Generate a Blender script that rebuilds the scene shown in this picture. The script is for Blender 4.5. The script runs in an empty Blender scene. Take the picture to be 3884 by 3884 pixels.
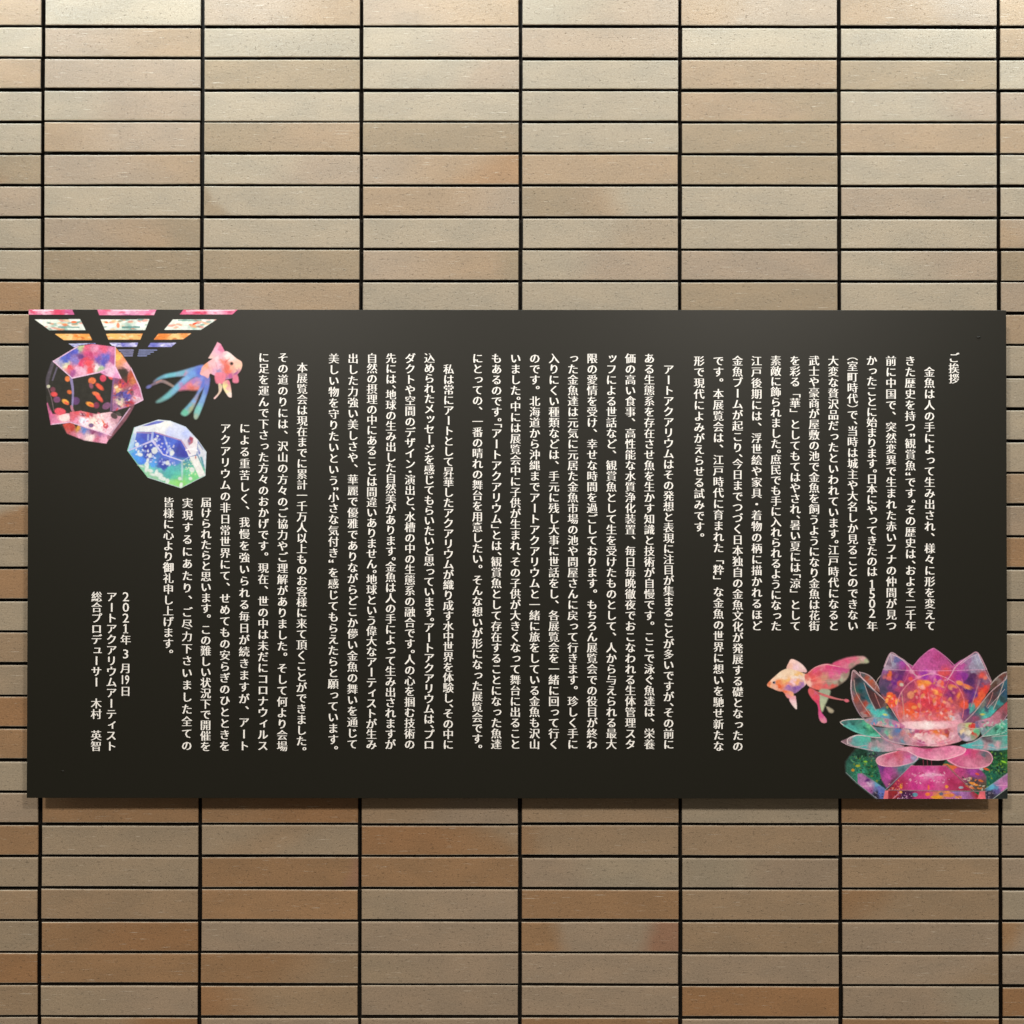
import bpy, bmesh, math, random
import numpy as np
from mathutils import Matrix, Vector
random.seed(7); rng = np.random.default_rng(7)
scene = bpy.context.scene
COL = scene.collection

# ------------------------------------------------------------------ camera
CAM_X, CAM_Z, CAM_D = -0.011885, 0.001514, 1.537985
PITCH, YAW, ROLL, TANH = 0.0070767, -0.00047376, 0.00084864, 0.5
def cam_axes():
    cp, sp, cy, sy, cr, sr = (math.cos(PITCH), math.sin(PITCH), math.cos(YAW), math.sin(YAW), math.cos(ROLL), math.sin(ROLL))
    F = np.array([sy*cp, cy*cp, sp]); U0 = np.array([-sy*sp, -cy*sp, cp]); R0 = np.array([cy, -sy, 0.0])
    return F, R0*cr + U0*sr, U0*cr - R0*sr
AF, AR, AU = cam_axes()
cd = bpy.data.cameras.new("camera"); cam = bpy.data.objects.new("camera", cd); COL.objects.link(cam)
cam.matrix_world = Matrix(((AR[0], AU[0], -AF[0], CAM_X), (AR[1], AU[1], -AF[1], -CAM_D), (AR[2], AU[2], -AF[2], CAM_Z), (0, 0, 0, 1)))
cd.sensor_fit = 'HORIZONTAL'; cd.sensor_width = 36; cd.lens = 18/TANH; cd.clip_start = .05; cd.clip_end = 60
scene.camera = cam

# ------------------------------------------------------------------ light
world = bpy.data.worlds.new("World"); scene.world = world; world.use_nodes = True
bg = world.node_tree.nodes["Background"]
wt_ = world.node_tree; wc = wt_.nodes.new('ShaderNodeTexCoord'); wsep = wt_.nodes.new('ShaderNodeSeparateXYZ'); wr = wt_.nodes.new('ShaderNodeValToRGB')
wt_.links.new(wc.outputs['Generated'], wsep.inputs[0]); wm = wt_.nodes.new('ShaderNodeMath'); wm.operation = 'MULTIPLY_ADD'; wm.inputs[1].default_value = .5; wm.inputs[2].default_value = .5
wt_.links.new(wsep.outputs[2], wm.inputs[0]); wt_.links.new(wm.outputs[0], wr.inputs[0])     # dim room: floor, walls, lit ceiling
wr.color_ramp.elements[0].color = (.07, .055, .04, 1); wr.color_ramp.elements[1].color = (1.3, 1.18, .98, 1); e = wr.color_ramp.elements.new(.5); e.color = (.165, .142, .112, 1)
e = wr.color_ramp.elements.new(.72); e.color = (.24, .217, .175, 1)
wt_.links.new(wr.outputs[0], bg.inputs[0]); bg.inputs[1].default_value = 1.0
def disc(name, x, y, z, target, size, watts, color, spread=180):
    l = bpy.data.lights.new(name, 'AREA'); l.shape = 'DISK'; l.size = size; l.energy = watts; l.color = color
    l.spread = math.radians(spread)
    o = bpy.data.objects.new(name, l); COL.objects.link(o); o.location = (x, y, z)
    o.rotation_euler = (Vector(target) - Vector((x, y, z))).to_track_quat('-Z', 'Y').to_euler()
MAIN_C = (1.0, 0.915, 0.81); WASH_C = (0.76, 0.91, 1.0)
for x in (-1.0, 1.0):
    disc("ceiling_lamp", x, -2.9, 1.33, (0, 0, -.2), .22, 48.0, MAIN_C)
for x, w in ((-1.62, 1.0), (-1.22, 1.7), (-.84, 2.8), (-.46, 2.6), (-.08, 2.3), (.34, 2.2), (.74, 3.1), (1.12, 2.5), (1.55, 1.2)):
    disc("wall_washer", x, -.19, 1.015, (x, -.09, -.4), .10, w, WASH_C)
scene.view_settings.view_transform = 'Standard'; scene.view_settings.look = 'None'
scene.view_settings.exposure = 0; scene.view_settings.gamma = 1

# ------------------------------------------------------------------ helpers
def tag(o, **k):
    for a, b in k.items(): o[a] = b
    return o
def empty(name, loc=(0, 0, 0)):
    o = bpy.data.objects.new(name, None); o.location = loc; o.empty_display_size = .1; COL.objects.link(o); return o
def link(name, me, mat, parent=None, loc=(0, 0, 0), rot=(0, 0, 0)):
    o = bpy.data.objects.new(name, me); COL.objects.link(o); o.parent = parent; o.location = loc; o.rotation_euler = rot
    if mat is not None and not me.materials: me.materials.append(mat)
    return o
class NT:
    def __init__(s, name):
        s.m = bpy.data.materials.new(name); s.m.use_nodes = True; s.t = s.m.node_tree
        s.b = s.t.nodes["Principled BSDF"]
    def n(s, typ, **k):
        q = s.t.nodes.new(typ)
        for a, b in k.items(): setattr(q, a, b)
        return q
    def l(s, a, b): s.t.links.new(a, b)
    def math(s, op, a, b=None, c=None, clamp=False):
        q = s.n('ShaderNodeMath', operation=op); q.use_clamp = clamp
        for i, v in enumerate((a, b, c)):
            if v is None: continue
            if isinstance(v, (int, float)): q.inputs[i].default_value = v
            else: s.l(v, q.inputs[i])
        return q.outputs[0]
    def mix(s, f, a, b, mode='MIX'):
        q = s.n('ShaderNodeMix', data_type='RGBA', blend_type=mode)
        for sock, v in ((q.inputs[0], f), (q.inputs[6], a), (q.inputs[7], b)):
            if isinstance(v, (int, float)): sock.default_value = v
            elif isinstance(v, tuple): sock.default_value = v
            else: s.l(v, sock)
        return q.outputs[2]
    def noise(s, vec, scale, detail=2, rough=.5, dist=0):
        q = s.n('ShaderNodeTexNoise'); q.inputs['Scale'].default_value = scale; q.inputs['Detail'].default_value = detail
        q.inputs['Roughness'].default_value = rough; q.inputs['Distortion'].default_value = dist; s.l(vec, q.inputs['Vector']); return q.outputs['Fac']
    def ramp(s, f, lo, hi, a=0., b=1.):
        q = s.n('ShaderNodeMapRange', interpolation_type='SMOOTHSTEP'); s.l(f, q.inputs[0])
        for i, v in enumerate((lo, hi, a, b)): q.inputs[i+1].default_value = v
        return q.outputs[0]
    def scale(s, vec, sc):
        q = s.n('ShaderNodeVectorMath', operation='MULTIPLY'); s.l(vec, q.inputs[0]); q.inputs[1].default_value = sc; return q.outputs[0]

# ------------------------------------------------------------------ tile tones (grey, grey-pink, light tan, tan, orange-brown, red-brown)
TONE = {'1': (.318, .268, .200), '2': (.305, .238, .175), '3': (.300, .218, .143), '4': (.292, .181, .100), '5': (.286, .164, .084), '6': (.285, .166, .110), '0': (.300, .238, .170), '7': (.262, .202, .134)}
def tile_material(name, island=False):
    M = NT(name); geo = M.n('ShaderNodeNewGeometry'); tc = M.n('ShaderNodeTexCoord')
    if island:
        r = geo.outputs['Random Per Island']
        base = M.mix(M.ramp(r, .35, .65), TONE['1']+(1,), TONE['4']+(1,)); seed = r; vec0 = tc.outputs['Object']
        dark = .5
    else:
        oi = M.n('ShaderNodeObjectInfo'); seed = oi.outputs['Random']; vec0 = tc.outputs['Object']
        def at(nm): return M.n('ShaderNodeAttribute', attribute_type='OBJECT', attribute_name=nm)
        A, B, C_, G = at('tone_a'), at('tone_b'), at('tone_c'), at('blend')
        sg = M.n('ShaderNodeSeparateXYZ'); M.l(G.outputs['Vector'], sg.inputs[0])          # offset, softness, slant
        G2 = at('blend_end'); sg2 = M.n('ShaderNodeSeparateXYZ'); M.l(G2.outputs['Vector'], sg2.inputs[0])
    comb = M.n('ShaderNodeCombineXYZ'); M.l(M.math('MULTIPLY', seed, 37.0), comb.inputs[0]); M.l(M.math('MULTIPLY', seed, 91.0), comb.inputs[2])
    add = M.n('ShaderNodeVectorMath', operation='ADD'); M.l(vec0, add.inputs[0]); M.l(comb.outputs[0], add.inputs[1]); v = add.outputs[0]
    if not island:
        sp = M.n('ShaderNodeSeparateXYZ'); M.l(vec0, sp.inputs[0])
        wob = M.math('MULTIPLY', M.math('SUBTRACT', M.noise(v, 22, 2), .5), .028)
        def front(s_):
            d = M.math('ADD', M.math('SUBTRACT', M.math('ADD', sp.outputs[0], M.math('MULTIPLY', sp.outputs[2], s_.outputs[2])), s_.outputs[0]), wob)
            q = M.n('ShaderNodeMapRange', interpolation_type='SMOOTHSTEP'); M.l(d, q.inputs[0])
            M.l(M.math('MULTIPLY', s_.outputs[1], -1.0), q.inputs[1]); M.l(s_.outputs[1], q.inputs[2]); return q.outputs[0]
        base = M.mix(front(sg), A.outputs['Color'], B.outputs['Color']); base = M.mix(front(sg2), base, C_.outputs['Color'])
    # cloudy firing variation, fine grain, pits and dry streaks
    cloud = M.noise(M.scale(v, (1, 1, 2.2)), 14, 3)
    base = M.mix(.55, base, M.mix(M.ramp(cloud, .3, .7), (.44, .45, .46, 1), (.555, .54, .525, 1)), 'OVERLAY')
    lum = M.n('ShaderNodeHueSaturation'); M.l(base, lum.inputs['Color']); lum.inputs['Value'].default_value = 1.0
    M.l(M.math('ADD', M.math('MULTIPLY', M.math('FRACT', M.math('MULTIPLY', seed, 517.3)), .10), .95), lum.inputs['Value']); base = lum.outputs[0]
    pit = M.noise(M.scale(v, (1, 1, 2.0)), 150, 4, .62)
    pits = M.ramp(pit, .605, .675)
    streak = M.noise(M.scale(v, (1, 1, 15)), 34, 3, .6)
    streaks = M.ramp(streak, .655, .70)
    grain = M.noise(M.scale(v, (1, 1, 1.5)), 420, 3, .7)
    base = M.mix(M.math('MULTIPLY', pits, .16), base, (.10, .08, .055, 1))
    base = M.mix(M.math('MULTIPLY', streaks, .07), base, (.12, .09, .06, 1))
    glint = M.ramp(M.noise(M.scale(v, (1, 1, 17)), 30, 4, .62), .625, .675)
    base = M.mix(M.math('MULTIPLY', glint, .50), base, (.60, .54, .45, 1))  # specular glints painted in as pale streaks
    base = M.mix(.50, base, M.mix(M.ramp(grain, .3, .7), (.36, .36, .36, 1), (.64, .64, .64, 1)), 'OVERLAY')
    nz = M.n('ShaderNodeSeparateXYZ'); M.l(tc.outputs['Normal'], nz.inputs[0])     # bright edge highlight painted into the colour of the long arrises
    arris_light = M.math('MULTIPLY', M.ramp(M.math('ABSOLUTE', nz.outputs[2]), .30, .55), M.math('MULTIPLY_ADD', M.ramp(M.noise(v, 60, 3), .3, .6), .35, .35))
    base = M.mix(arris_light, base, (.66, .60, .49, 1))
    base = M.mix(M.ramp(M.math('ABSOLUTE', nz.outputs[1]), .12, .40, 1., 0.), base, (.020, .015, .011, 1))   # flanks mixed to near black, keeping the joints dark
    M.l(base, M.b.inputs['Base Color'])
    M.l(M.math('ADD', M.math('MULTIPLY', cloud, .12), .40), M.b.inputs['Roughness'])
    M.b.inputs['Specular IOR Level'].default_value = .24
    h = M.math('SUBTRACT', M.math('MULTIPLY_ADD', glint, .08, M.math('MULTIPLY', M.noise(M.scale(v, (1, 1, 1.6)), 170, 5, .7), .62)), M.math('ADD', M.math('MULTIPLY', pits, .45), M.math('MULTIPLY', streaks, .25)))
    bp = M.n('ShaderNodeBump'); bp.inputs['Strength'].default_value = .8; bp.inputs['Distance'].default_value = .0013
    M.l(h, bp.inputs['Height']); M.l(bp.outputs[0], M.b.inputs['Normal'])
    return M.m
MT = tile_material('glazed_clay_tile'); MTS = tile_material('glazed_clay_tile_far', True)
mm = NT('dark_joint'); mm.b.inputs['Base Color'].default_value = (.012, .009, .006, 1); mm.b.inputs['Roughness'].default_value = .95; MJ = mm.m

# ------------------------------------------------------------------ wall
PX, PZ = .240, .048                       # tile pitch
TW, TH, TD = .2343, .0440, .0110          # tile face and depth
def tile_bm(bm, cx, cy, cz, jit, r=random):
    w, h, d, c = TW/2, TH/2, TD, .0011
    j = lambda: r.uniform(-jit, jit)
    dl, dr, db, dt = j(), j(), j(), j()
    nx = 4
    bot = [(-w+dl + (2*w-dl+dr)*k/nx, -h+db+j()*.35) for k in range(nx+1)]
    top = [(w+dr - (2*w-dl+dr)*k/nx, h+dt+j()*.35) for k in range(nx+1)]
    outer = bot+top
    ct = .0023
    def inset2(p):
        x, z = p
        x = x+c*.35 if x < -w*.9 else (x-c*.35 if x > w*.9 else x)
        return (x, z+c*.3) if z < 0 else (x, z-ct*.30)
    def inset(p):
        x, z = p
        x = x+c if x < -w*.9 else (x-c if x > w*.9 else x)
        return (x, z+c) if z < 0 else (x, z-ct)
    f = [bm.verts.new((cx+p[0], cy, cz+p[1])) for p in map(inset, outer)]
    g = [bm.verts.new((cx+inset2(p)[0], cy+c*.45, cz+inset2(p)[1])) for p in outer]
    o = [bm.verts.new((cx+p[0], cy+c*1.3, cz+p[1])) for p in outer]
    b = [bm.verts.new((cx+p[0]*.995, cy+d, cz+p[1]*.985)) for p in outer]
    bm.faces.new(f)
    n = len(outer)
    for k in range(n):
        q = (k+1) % n
        bm.faces.new((f[q], f[k], g[k], g[q])); bm.faces.new((g[q], g[k], o[k], o[q])); bm.faces.new((o[q], o[k], b[k], b[q]))
def mesh_of(bm, name):
    bmesh.ops.recalc_face_normals(bm, faces=bm.faces)
    me = bpy.data.meshes.new(name); bm.to_mesh(me); bm.free(); return me
variants = []
for i in range(14):
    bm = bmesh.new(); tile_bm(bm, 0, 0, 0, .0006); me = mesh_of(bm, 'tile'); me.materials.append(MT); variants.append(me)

GRID = """33 11 23 23 12 32 32 32
21 23 11 12 22 11 11 33
23 22 44 12 11 33 44 12
11 12 11 11 11 34 12 22
21 32 43 44 11 44 33 33
54 23 12 23 33 44 11 11
32 11 11 32 31 11 22 12
11 24 11 11 10 11 11 42
11 44 44 24 12 22 12 43
34 11 23 11 11 44 11 22
33 .. .. .. .. .. .. 33
31 .. .. .. .. .. .. 11
44 .. .. .. .. .. .. 11
11 .. .. .. .. .. .. 11
22 .. .. .. .. .. .. 11
11 .. .. .. .. .. .. 33
14 .. .. .. .. .. .. 22
11 .. .. .. .. .. .. 44
44 .. .. .. .. .. .. 11
11 .. .. .. .. .. .. 11
33 .. .. .. .. .. .. 12
00 .. .. .. .. .. .. 33
55 .. .. .. .. .. .. 12
44 .. .. .. .. .. .. 33
21 .. .. .. .. .. .. 23
22 44 45 32 33 11 44 12
44 00 02 54 34 33 30 22
00 00 45 44 21 12 33 20
43 33 44 02 44 33 33 10
00 45 22 22 20 33 22 33
45 44 43 02 22 22 23 22
63 02 53 22 22 55 21 54
22 35 22 22 44 22 44 33""".split('\n')
SPECIAL = {  # (row, col): (tones a b c, first blend (offset, softness, slant), second blend)
 (6, 2): ('711', (-.097, .010, .75), (9, .01, 0)), (6, 4): ('731', (-.02, .05, .6), (.02, .03, .5)),
 (29, 4): ('426', (-.062, .022, .2), (.074, .016, -.2)), (26, 2): ('030', (-.05, .05, -1.6), (.02, .05, -1.8)),
 (26, 4): ('433', (-.100, .03, .2), (9, .01, 0)), (27, 2): ('446', (0, .05, 0), (.105, .012, -.3)),
 (28, 6): ('433', (-.07, .05, -1.4), (9, .01, 0)), (7, 1): ('237', (-.02, .08, .3), (.07, .03, .6)),
 (30, 6): ('223', (-.02, .08, .3), (.09, .06, -1.9)),
 (31, 2): ('533', (-.06, .07, .3), (.06, .06, 0)), (7, 7): ('321', (-.085, .03, .8), (-.03, .05, 0)),
 (16, 0): ('114', (0, .05, 0), (.03, .03, -3.0)), (9, 0): ('344', (0, .05, 0), (9, .05, 0)),
 (29, 7): ('423', (-.098, .02, -.5), (-.05, .04, 0)), (8, 3): ('237', (-.02, .08, .3), (.09, .02, .2)),
 (26, 3): ('543', (.03, .05, .5), (.09, .03, 1.5)), (5, 3): ('234', (-.05, .06, .3), (.05, .05, -1.2))}
wall = tag(empty('tiled_wall'), label='brown and beige stacked clay tile wall with dark open joints behind the black sign', category='wall')
bm = bmesh.new(); bmesh.ops.create_cube(bm, size=1, matrix=Matrix.Translation((0, .012+.02, 0)) @ Matrix.Diagonal((6*PX*2.6, .04, 70*PZ, 1)))
link('joint_backing', mesh_of(bm, 'joint_backing'), MJ, wall)
def tone(ch): return [float(x) for x in TONE[ch]]
done = set()
for r in range(33):
    cells = GRID[r].replace('4', '7').split() if r < 10 else GRID[r].split()  # top rows: duller tan, the washout by sheen put into the tone
    for c in range(8):
        code = cells[c]
        if code == '..': code = random.choice(['11', '12', '33', '44', '22'])
        x = (c-3.5)*PX + rng.normal(0, .00022); z = -(r+.5-16.5)*PZ + rng.normal(0, .00022)
        o = link('tile', variants[(r*5+c*3+random.randrange(3)) % 14], None, wall, (x, rng.normal(0, .00035), z),
                 (rng.normal(0, .0040), rng.normal(0, .0010), rng.normal(0, .0022)))
        a, b = code[0], code[-1]
        if (r, c) in SPECIAL:
            t, g1, g2 = SPECIAL[(r, c)]; o['tone_a'] = tone(t[0]); o['tone_b'] = tone(t[1]); o['tone_c'] = tone(t[2]); o['blend'] = list(map(float, g1)); o['blend_end'] = list(map(float, g2))
        else:
            o['tone_a'] = tone(a); o['tone_b'] = tone(b); o['tone_c'] = tone(b)
            o['blend'] = [random.uniform(-.05, .05), random.uniform(.03, .09), random.uniform(-1.2, 1.2)]; o['blend_end'] = [9.0, .01, 0.0]
        done.add((r, c))
bm = bmesh.new()
for r in range(-17, 50):
    for c in range(-3, 11):
        if (r, c) in done: continue
        tile_bm(bm, (c-3.5)*PX, random.uniform(-.0004, .0004), -(r+.5-16.5)*PZ, .0004)
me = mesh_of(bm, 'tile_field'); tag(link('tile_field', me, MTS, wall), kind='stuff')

# ------------------------------------------------------------------ sign geometry
SY = -.050                                 # front face of the board
def on_board(px, py):
    """measured point (3884 px photo) -> x, z on the plane of the board's face"""
    px = np.asarray(px, float); py = np.asarray(py, float)
    u = (px-1942)/1942*TANH; v = -(py-1942)/1942*TANH
    d = AF[None, :] + u.reshape(-1, 1)*AR[None, :] + v.reshape(-1, 1)*AU[None, :]
    s = (CAM_D+SY)/d[:, 1]
    return CAM_X + d[:, 0]*s, CAM_Z + d[:, 2]*s
bx, bz = on_board([105, 3817, 104, 3822], [1173, 1177, 3027, 3030])
X0, X1, Z1, Z0 = (bx[0]+bx[2])/2, (bx[1]+bx[3])/2, (bz[0]+bz[1])/2, (bz[2]+bz[3])/2
sign = tag(empty('sign_board', ((X0+X1)/2, SY, (Z0+Z1)/2)),
           label='wide black board of white vertical Japanese text with goldfish and crystal pictures', category='sign')
OX, OZ = (X0+X1)/2, (Z0+Z1)/2
K = NT('black_satin_print'); K.b.inputs['Base Color'].default_value = (.0100, .0096, .0062, 1)
tcK = K.n('ShaderNodeTexCoord')
K.b.inputs['Roughness'].default_value = .44; K.b.inputs['Specular IOR Level'].default_value = .24
bK = K.n('ShaderNodeBump'); bK.inputs['Strength'].default_value = .25; bK.inputs['Distance'].default_value = .0002
K.l(K.noise(tcK.outputs['Object'], 700, 2), bK.inputs['Height']); K.l(bK.outputs[0], K.b.inputs['Normal'])
bm = bmesh.new(); W2, H2 = (X1-X0)/2, (Z1-Z0)/2
bmesh.ops.create_cube(bm, size=1, matrix=Matrix.Translation((0, .0035, 0)) @ Matrix.Diagonal((W2*2, .007, H2*2, 1)))
bmesh.ops.bevel(bm, geom=list(bm.edges), offset=.0006, segments=1, affect='EDGES')
link('board', mesh_of(bm, 'board'), K.m, sign)
S = NT('standoff_metal'); S.b.inputs['Base Color'].default_value = (.25, .25, .25, 1); S.b.inputs['Metallic'].default_value = 1; S.b.inputs['Roughness'].default_value = .4
bm = bmesh.new(); bmesh.ops.create_cone(bm, segments=16, radius1=.009, radius2=.009, depth=.0415, cap_ends=True, matrix=Matrix.Rotation(math.pi/2, 4, 'X')); so = mesh_of(bm, 'standoff')
for sx in (-1, 0, 1):
    for sz in (-1, 1): link('standoff', so, S.m, sign, (sx*(W2-.12), .007+.02125, sz*(H2-.10)))
# slight dimples of the fixings showing in the face, upper right and lower left
bm = bmesh.new(); bmesh.ops.create_icosphere(bm, subdivisions=3, radius=1, matrix=Matrix.Diagonal((.0034, .0009, .0026, 1))); dm = mesh_of(bm, 'fixing_bump')
for p in dm.polygons: p.use_smooth = True
for px, py, sc in ((3712, 1280, 1.), (237, 2925, .8)):
    x, z = on_board([px], [py]); o = link('fixing_bump', dm, K.m, sign, (x[0]-OX, 0, z[0]-OZ)); o.scale = (sc, sc, sc*.6)

# ------------------------------------------------------------------ lettering
WT = NT('white_print'); WT.b.inputs['Base Color'].default_value = (.90, .89, .87, 1); WT.b.inputs['Roughness'].default_value = .5
GL = {}
def glyph(ch, off):
    key = (ch, off)
    if key in GL: return GL[key]
    c = bpy.data.curves.new('g', 'FONT'); c.body = ch; c.size = 1; c.resolution_u = 2; c.offset = off
    o = bpy.data.objects.new('g', c); COL.objects.link(o)
    me = bpy.data.meshes.new_from_object(o)
    v = np.empty(len(me.vertices)*3); me.vertices.foreach_get('co', v); v = v.reshape(-1, 3)[:, :2].copy()
    f = [tuple(p.vertices) for p in me.polygons]
    bpy.data.objects.remove(o); bpy.data.curves.remove(c); bpy.data.meshes.remove(me)
    A = sum(abs(sum(v[q[i]][0]*v[q[(i+1) % len(q)]][1]-v[q[(i+1) % len(q)]][0]*v[q[i]][1] for i in range(len(q))))/2 for q in f)
    if off != 0:
        v0, f0, A0 = glyph(ch, 0)
        lo, hi = sorted((1+off*26, 1+off*60)); ok = .55 < A/A0 < 1.35 and abs(v.min()-v0.min()) < .05 and abs(v.max()-v0.max()) < .05
        if off < 0 and A/A0 > 1.0: ok = False
        if not ok: v, f = v0, f0
    GL[key] = (v, f, A); return GL[key]
HALF = {',': '、', '.': '。', '[': '「', ']': '」', '(': '（', ')': '）', '”': '”', '“': '“', '·': '・'}
SMALL = 'っょゃゅッィャュョェァ'
def weight(ch):
    if ch in HALF: return .5
    if ch == ' ': return .28
    if ch in '0123456789': return .93
    return 1.
EMC = .379                                  # middle of the em box above the baseline
def cell(ch):
    """vertices in em units, x from the column axis, y down from the top of the cell"""
    half = ch in HALF; real = HALF.get(ch, ch); w = weight(ch)
    if real in '0123456789⑲':
        v, f, _a = glyph('19' if real == '⑲' else real, -.004); v = v.copy()
        mid = (v.max(0)+v.min(0))/2; size = v.max(0)-v.min(0)
        k = .82/size[1]; kx = k*(1.08 if real != '⑲' else .72)
        if real == '1': kx = k*1.0
        v = (v-mid)*(kx, k); v[:, 1] = w/2 - v[:, 1]; out = [(v, f)]
        if real == '1':                      # foot and flag serifs
            s = .42
            out.append((np.array([(-.20, w/2+s), (.20, w/2+s), (.20, w/2+s-.07), (-.20, w/2+s-.07)]), [(0, 1, 2, 3)]))
            out.append((np.array([(-.05, w/2-s), (-.20, w/2-s+.12), (-.20, w/2-s+.18), (-.02, w/2-s+.12)]), [(0, 1, 2, 3)]))
        return out
    v, f, _a = glyph(real, -.011 if ord(real) > 0x4e00 else -.006); v = v.copy()
    v = v - (.5, EMC)
    if real in '”“':
        v = v-(v.max(0)+v.min(0))/2; v = v*1.25; v[:, 0] += .2 if real == '”' else -.22; v[:, 1] = .25-v[:, 1]; return [(v, f)]
    if real in '「」（）ー': v = np.stack([v[:, 1], -v[:, 0]], 1)
    if real in '、。': v = v + (.58, .55)
    if real in SMALL: v = v + (.10, .09)
    y = .5 - v[:, 1]
    if half and real in '「（': y = y - .5
    if half and real == '・': y = y - .25
    v[:, 1] = y
    return [(v, f)]
COLS = [
 (3618, 1337, 1456, 'ご挨拶'),
 (3526, 1390, 2394, '金魚は人の手によって生み出され、様々に形を変えて'),
 (3453, 1348, 2394, 'きた歴史を持つ”観賞魚“です.その歴史は,およそ二千年'),
 (3380, 1348, 2394, '前に中国で、突然変異で生まれた赤いフナの仲間が見つ'),
 (3307, 1348, 2394, 'かったことに始まります.日本にやってきたのは 1502 年'),
 (3234, 1348, 2394, '(室町時代)で,当時は城主や大名しか見ることのできない'),
 (3161, 1348, 2394, '大変な贅沢品だったといわれています.江戸時代になると'),
 (3088, 1348, 2394, '武士や豪商が屋敷の池で金魚を飼うようになり金魚は花街'),
 (3016, 1348, 2394, 'を彩る「華」としてもてはやされ,暑い夏には[涼」として'),
 (2943, 1348, 2394, '素敵に飾られました.庶民でも手に入れられるようになった'),
 (2870, 1348, 2394, '江戸後期には、浮世絵や家具・着物の柄に描かれるほど'),
 (2798, 1348, 2851, '金魚ブームが起こり,今日までつづく日本独自の金魚文化が発展する礎となったの'),
 (2725, 1348, 2851, 'です。本展覧会は、江戸時代に育まれた「粋」な金魚の世界に想いを馳せ新たな'),
 (2652, 1348, 2061, '形で現代によみがえらせる試みです。'),
 (2536, 1381, 2843, 'アートアクアリウムはその発想と表現に注目が集まることが多いですが,その前に'),
 (2463, 1339, 2843, 'ある生態系を存在させ魚を生かす知識と技術が自慢です。ここで泳ぐ魚達は、栄養'),
 (2391, 1339, 2843, '価の高い食事、高性能な水質浄化装置、毎日毎晩徹夜でおこなわれる生体管理スタ'),
 (2319, 1339, 2843, 'ッフによる世話など、観賞魚として生を受けたものとして、人から与えられる最大'),
 (2246, 1339, 2843, '限の愛情を受け、幸せな時間を過ごしております。もちろん展覧会での役目が終わ'),
 (2173, 1339, 2843, 'った金魚達は元気に元居た金魚市場の池や問屋さんに戻って行きます。珍しく手に'),
 (2101, 1339, 2843, '入りにくい種類などは、手元に残し大事に世話をし、各展覧会を一緒に回って行く'),
 (2028, 1339, 2843, 'のです。北海道から沖縄までアートアクアリウムと一緒に旅をしている金魚も沢山'),
 (1955, 1339, 2843, 'いました.中には展覧会中に子供が生まれ,その子供が大きくなって舞台に出ること'),
 (1883, 1339, 2843, 'もあるのです.[アートアクアリウム]とは,観賞魚として存在することになった魚達'),
 (1811, 1339, 2862, 'にとっての、一番の晴れの舞台を用意したい。そんな想いが形になった展覧会です。'),
 (1701, 1381, 2843, '私は常にアートとして昇華したアクアリウムが織り成す水中世界を体験し,その中に'),
 (1628, 1339, 2843, '込められたメッセージを感じてもらいたいと思っています.アートアクアリウムは,プロ'),
 (1555, 1339, 2843, 'ダクトや空間のデザイン·演出と,水槽の中の生態系の融合です.人の心を掴む技術の'),
 (1482, 1339, 2843, '先には,地球の生み出した自然美があります.金魚は人の手によって生み出されますが'),
 (1410, 1339, 2843, '自然の摂理の中にあることは間違いありません.地球という偉大なアーティストが生み'),
 (1338, 1339, 2843, '出した力強い美しさや、華麗で優雅でありながらどこか儚い金魚の舞いを通じて'),
 (1265, 1339, 2868, '美しい物を守りたいという”小さな気付き“ を感じてもらえたらと願っています。'),
 (1145, 1374, 2871, '本展覧会は現在までに累計一千万人以上ものお客様に来て頂くことができました。'),
 (1072, 1335, 2851, 'その道のりには、沢山の方々のご協力やご理解がありました。そして何より会場'),
 (999, 1335, 2849, 'に足を運んで下さった方々のおかげです。現在、世の中は未だにコロナウィルス'),
 (927, 1602, 2851, 'による重苦しく、我慢を強いられる毎日が続きますが、アート'),
 (854, 1603, 2851, 'アクアリウムの非日常世界にて、せめてもの安らぎのひとときを'),
 (781, 1885, 2851, '届けられたらと思います。この難しい状況下で開催を'),
 (710, 1885, 2851, '実現するにあたり、ご尽力下さいました全ての'),
 (639, 1885, 2502, '皆様に心より御礼申し上げます。'),
 (477, 2243, 2643, '2021年 3 月⑲日'),
 (423, 2243, 2850, 'アートアクアリウムアーティスト'),
 (366, 2243, 2850, '総合プロデューサー　木村　英智')]
EM = 41.5                                    # glyph size in photo px
PXM = (X1-X0)/(3819.5-104.5)                 # metres per photo px on the board
for (cx, y0, y1, txt) in COLS:
    ym = (y0+y1)/2
    xs, zs = on_board([cx, cx, cx], [y0, ym, y1]); X = xs[1]-OX; ZT, ZB = zs[0]-OZ, zs[2]-OZ
    tot = sum(weight(c) for c in txt); pitch = (ZT-ZB)/tot; em = EM*PXM
    V, F = [], []; n = 0; acc = 0.
    for ch in txt:
        w = weight(ch); sh = .018 if ch in '0123456789⑲' else .034
        if ch not in ' 　':
            for v, f in cell(ch):
                zc = ZT - (acc + w/2)*pitch
                for dx, dy in ((-sh, 0.), (0., .00006), (sh, .00012)):
                    V.append(np.stack([X + (v[:, 0]+dx)*em, np.full(len(v), -.00025-dy), zc - (v[:, 1]-w/2)*em], 1))
                    F += [tuple(i+n for i in q) for q in f]; n += len(v)
        acc += w
    me = bpy.data.meshes.new('lettering'); me.from_pydata(np.concatenate(V).tolist(), [], F); me.update()
    link('lettering', me, WT.m, sign)

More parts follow.
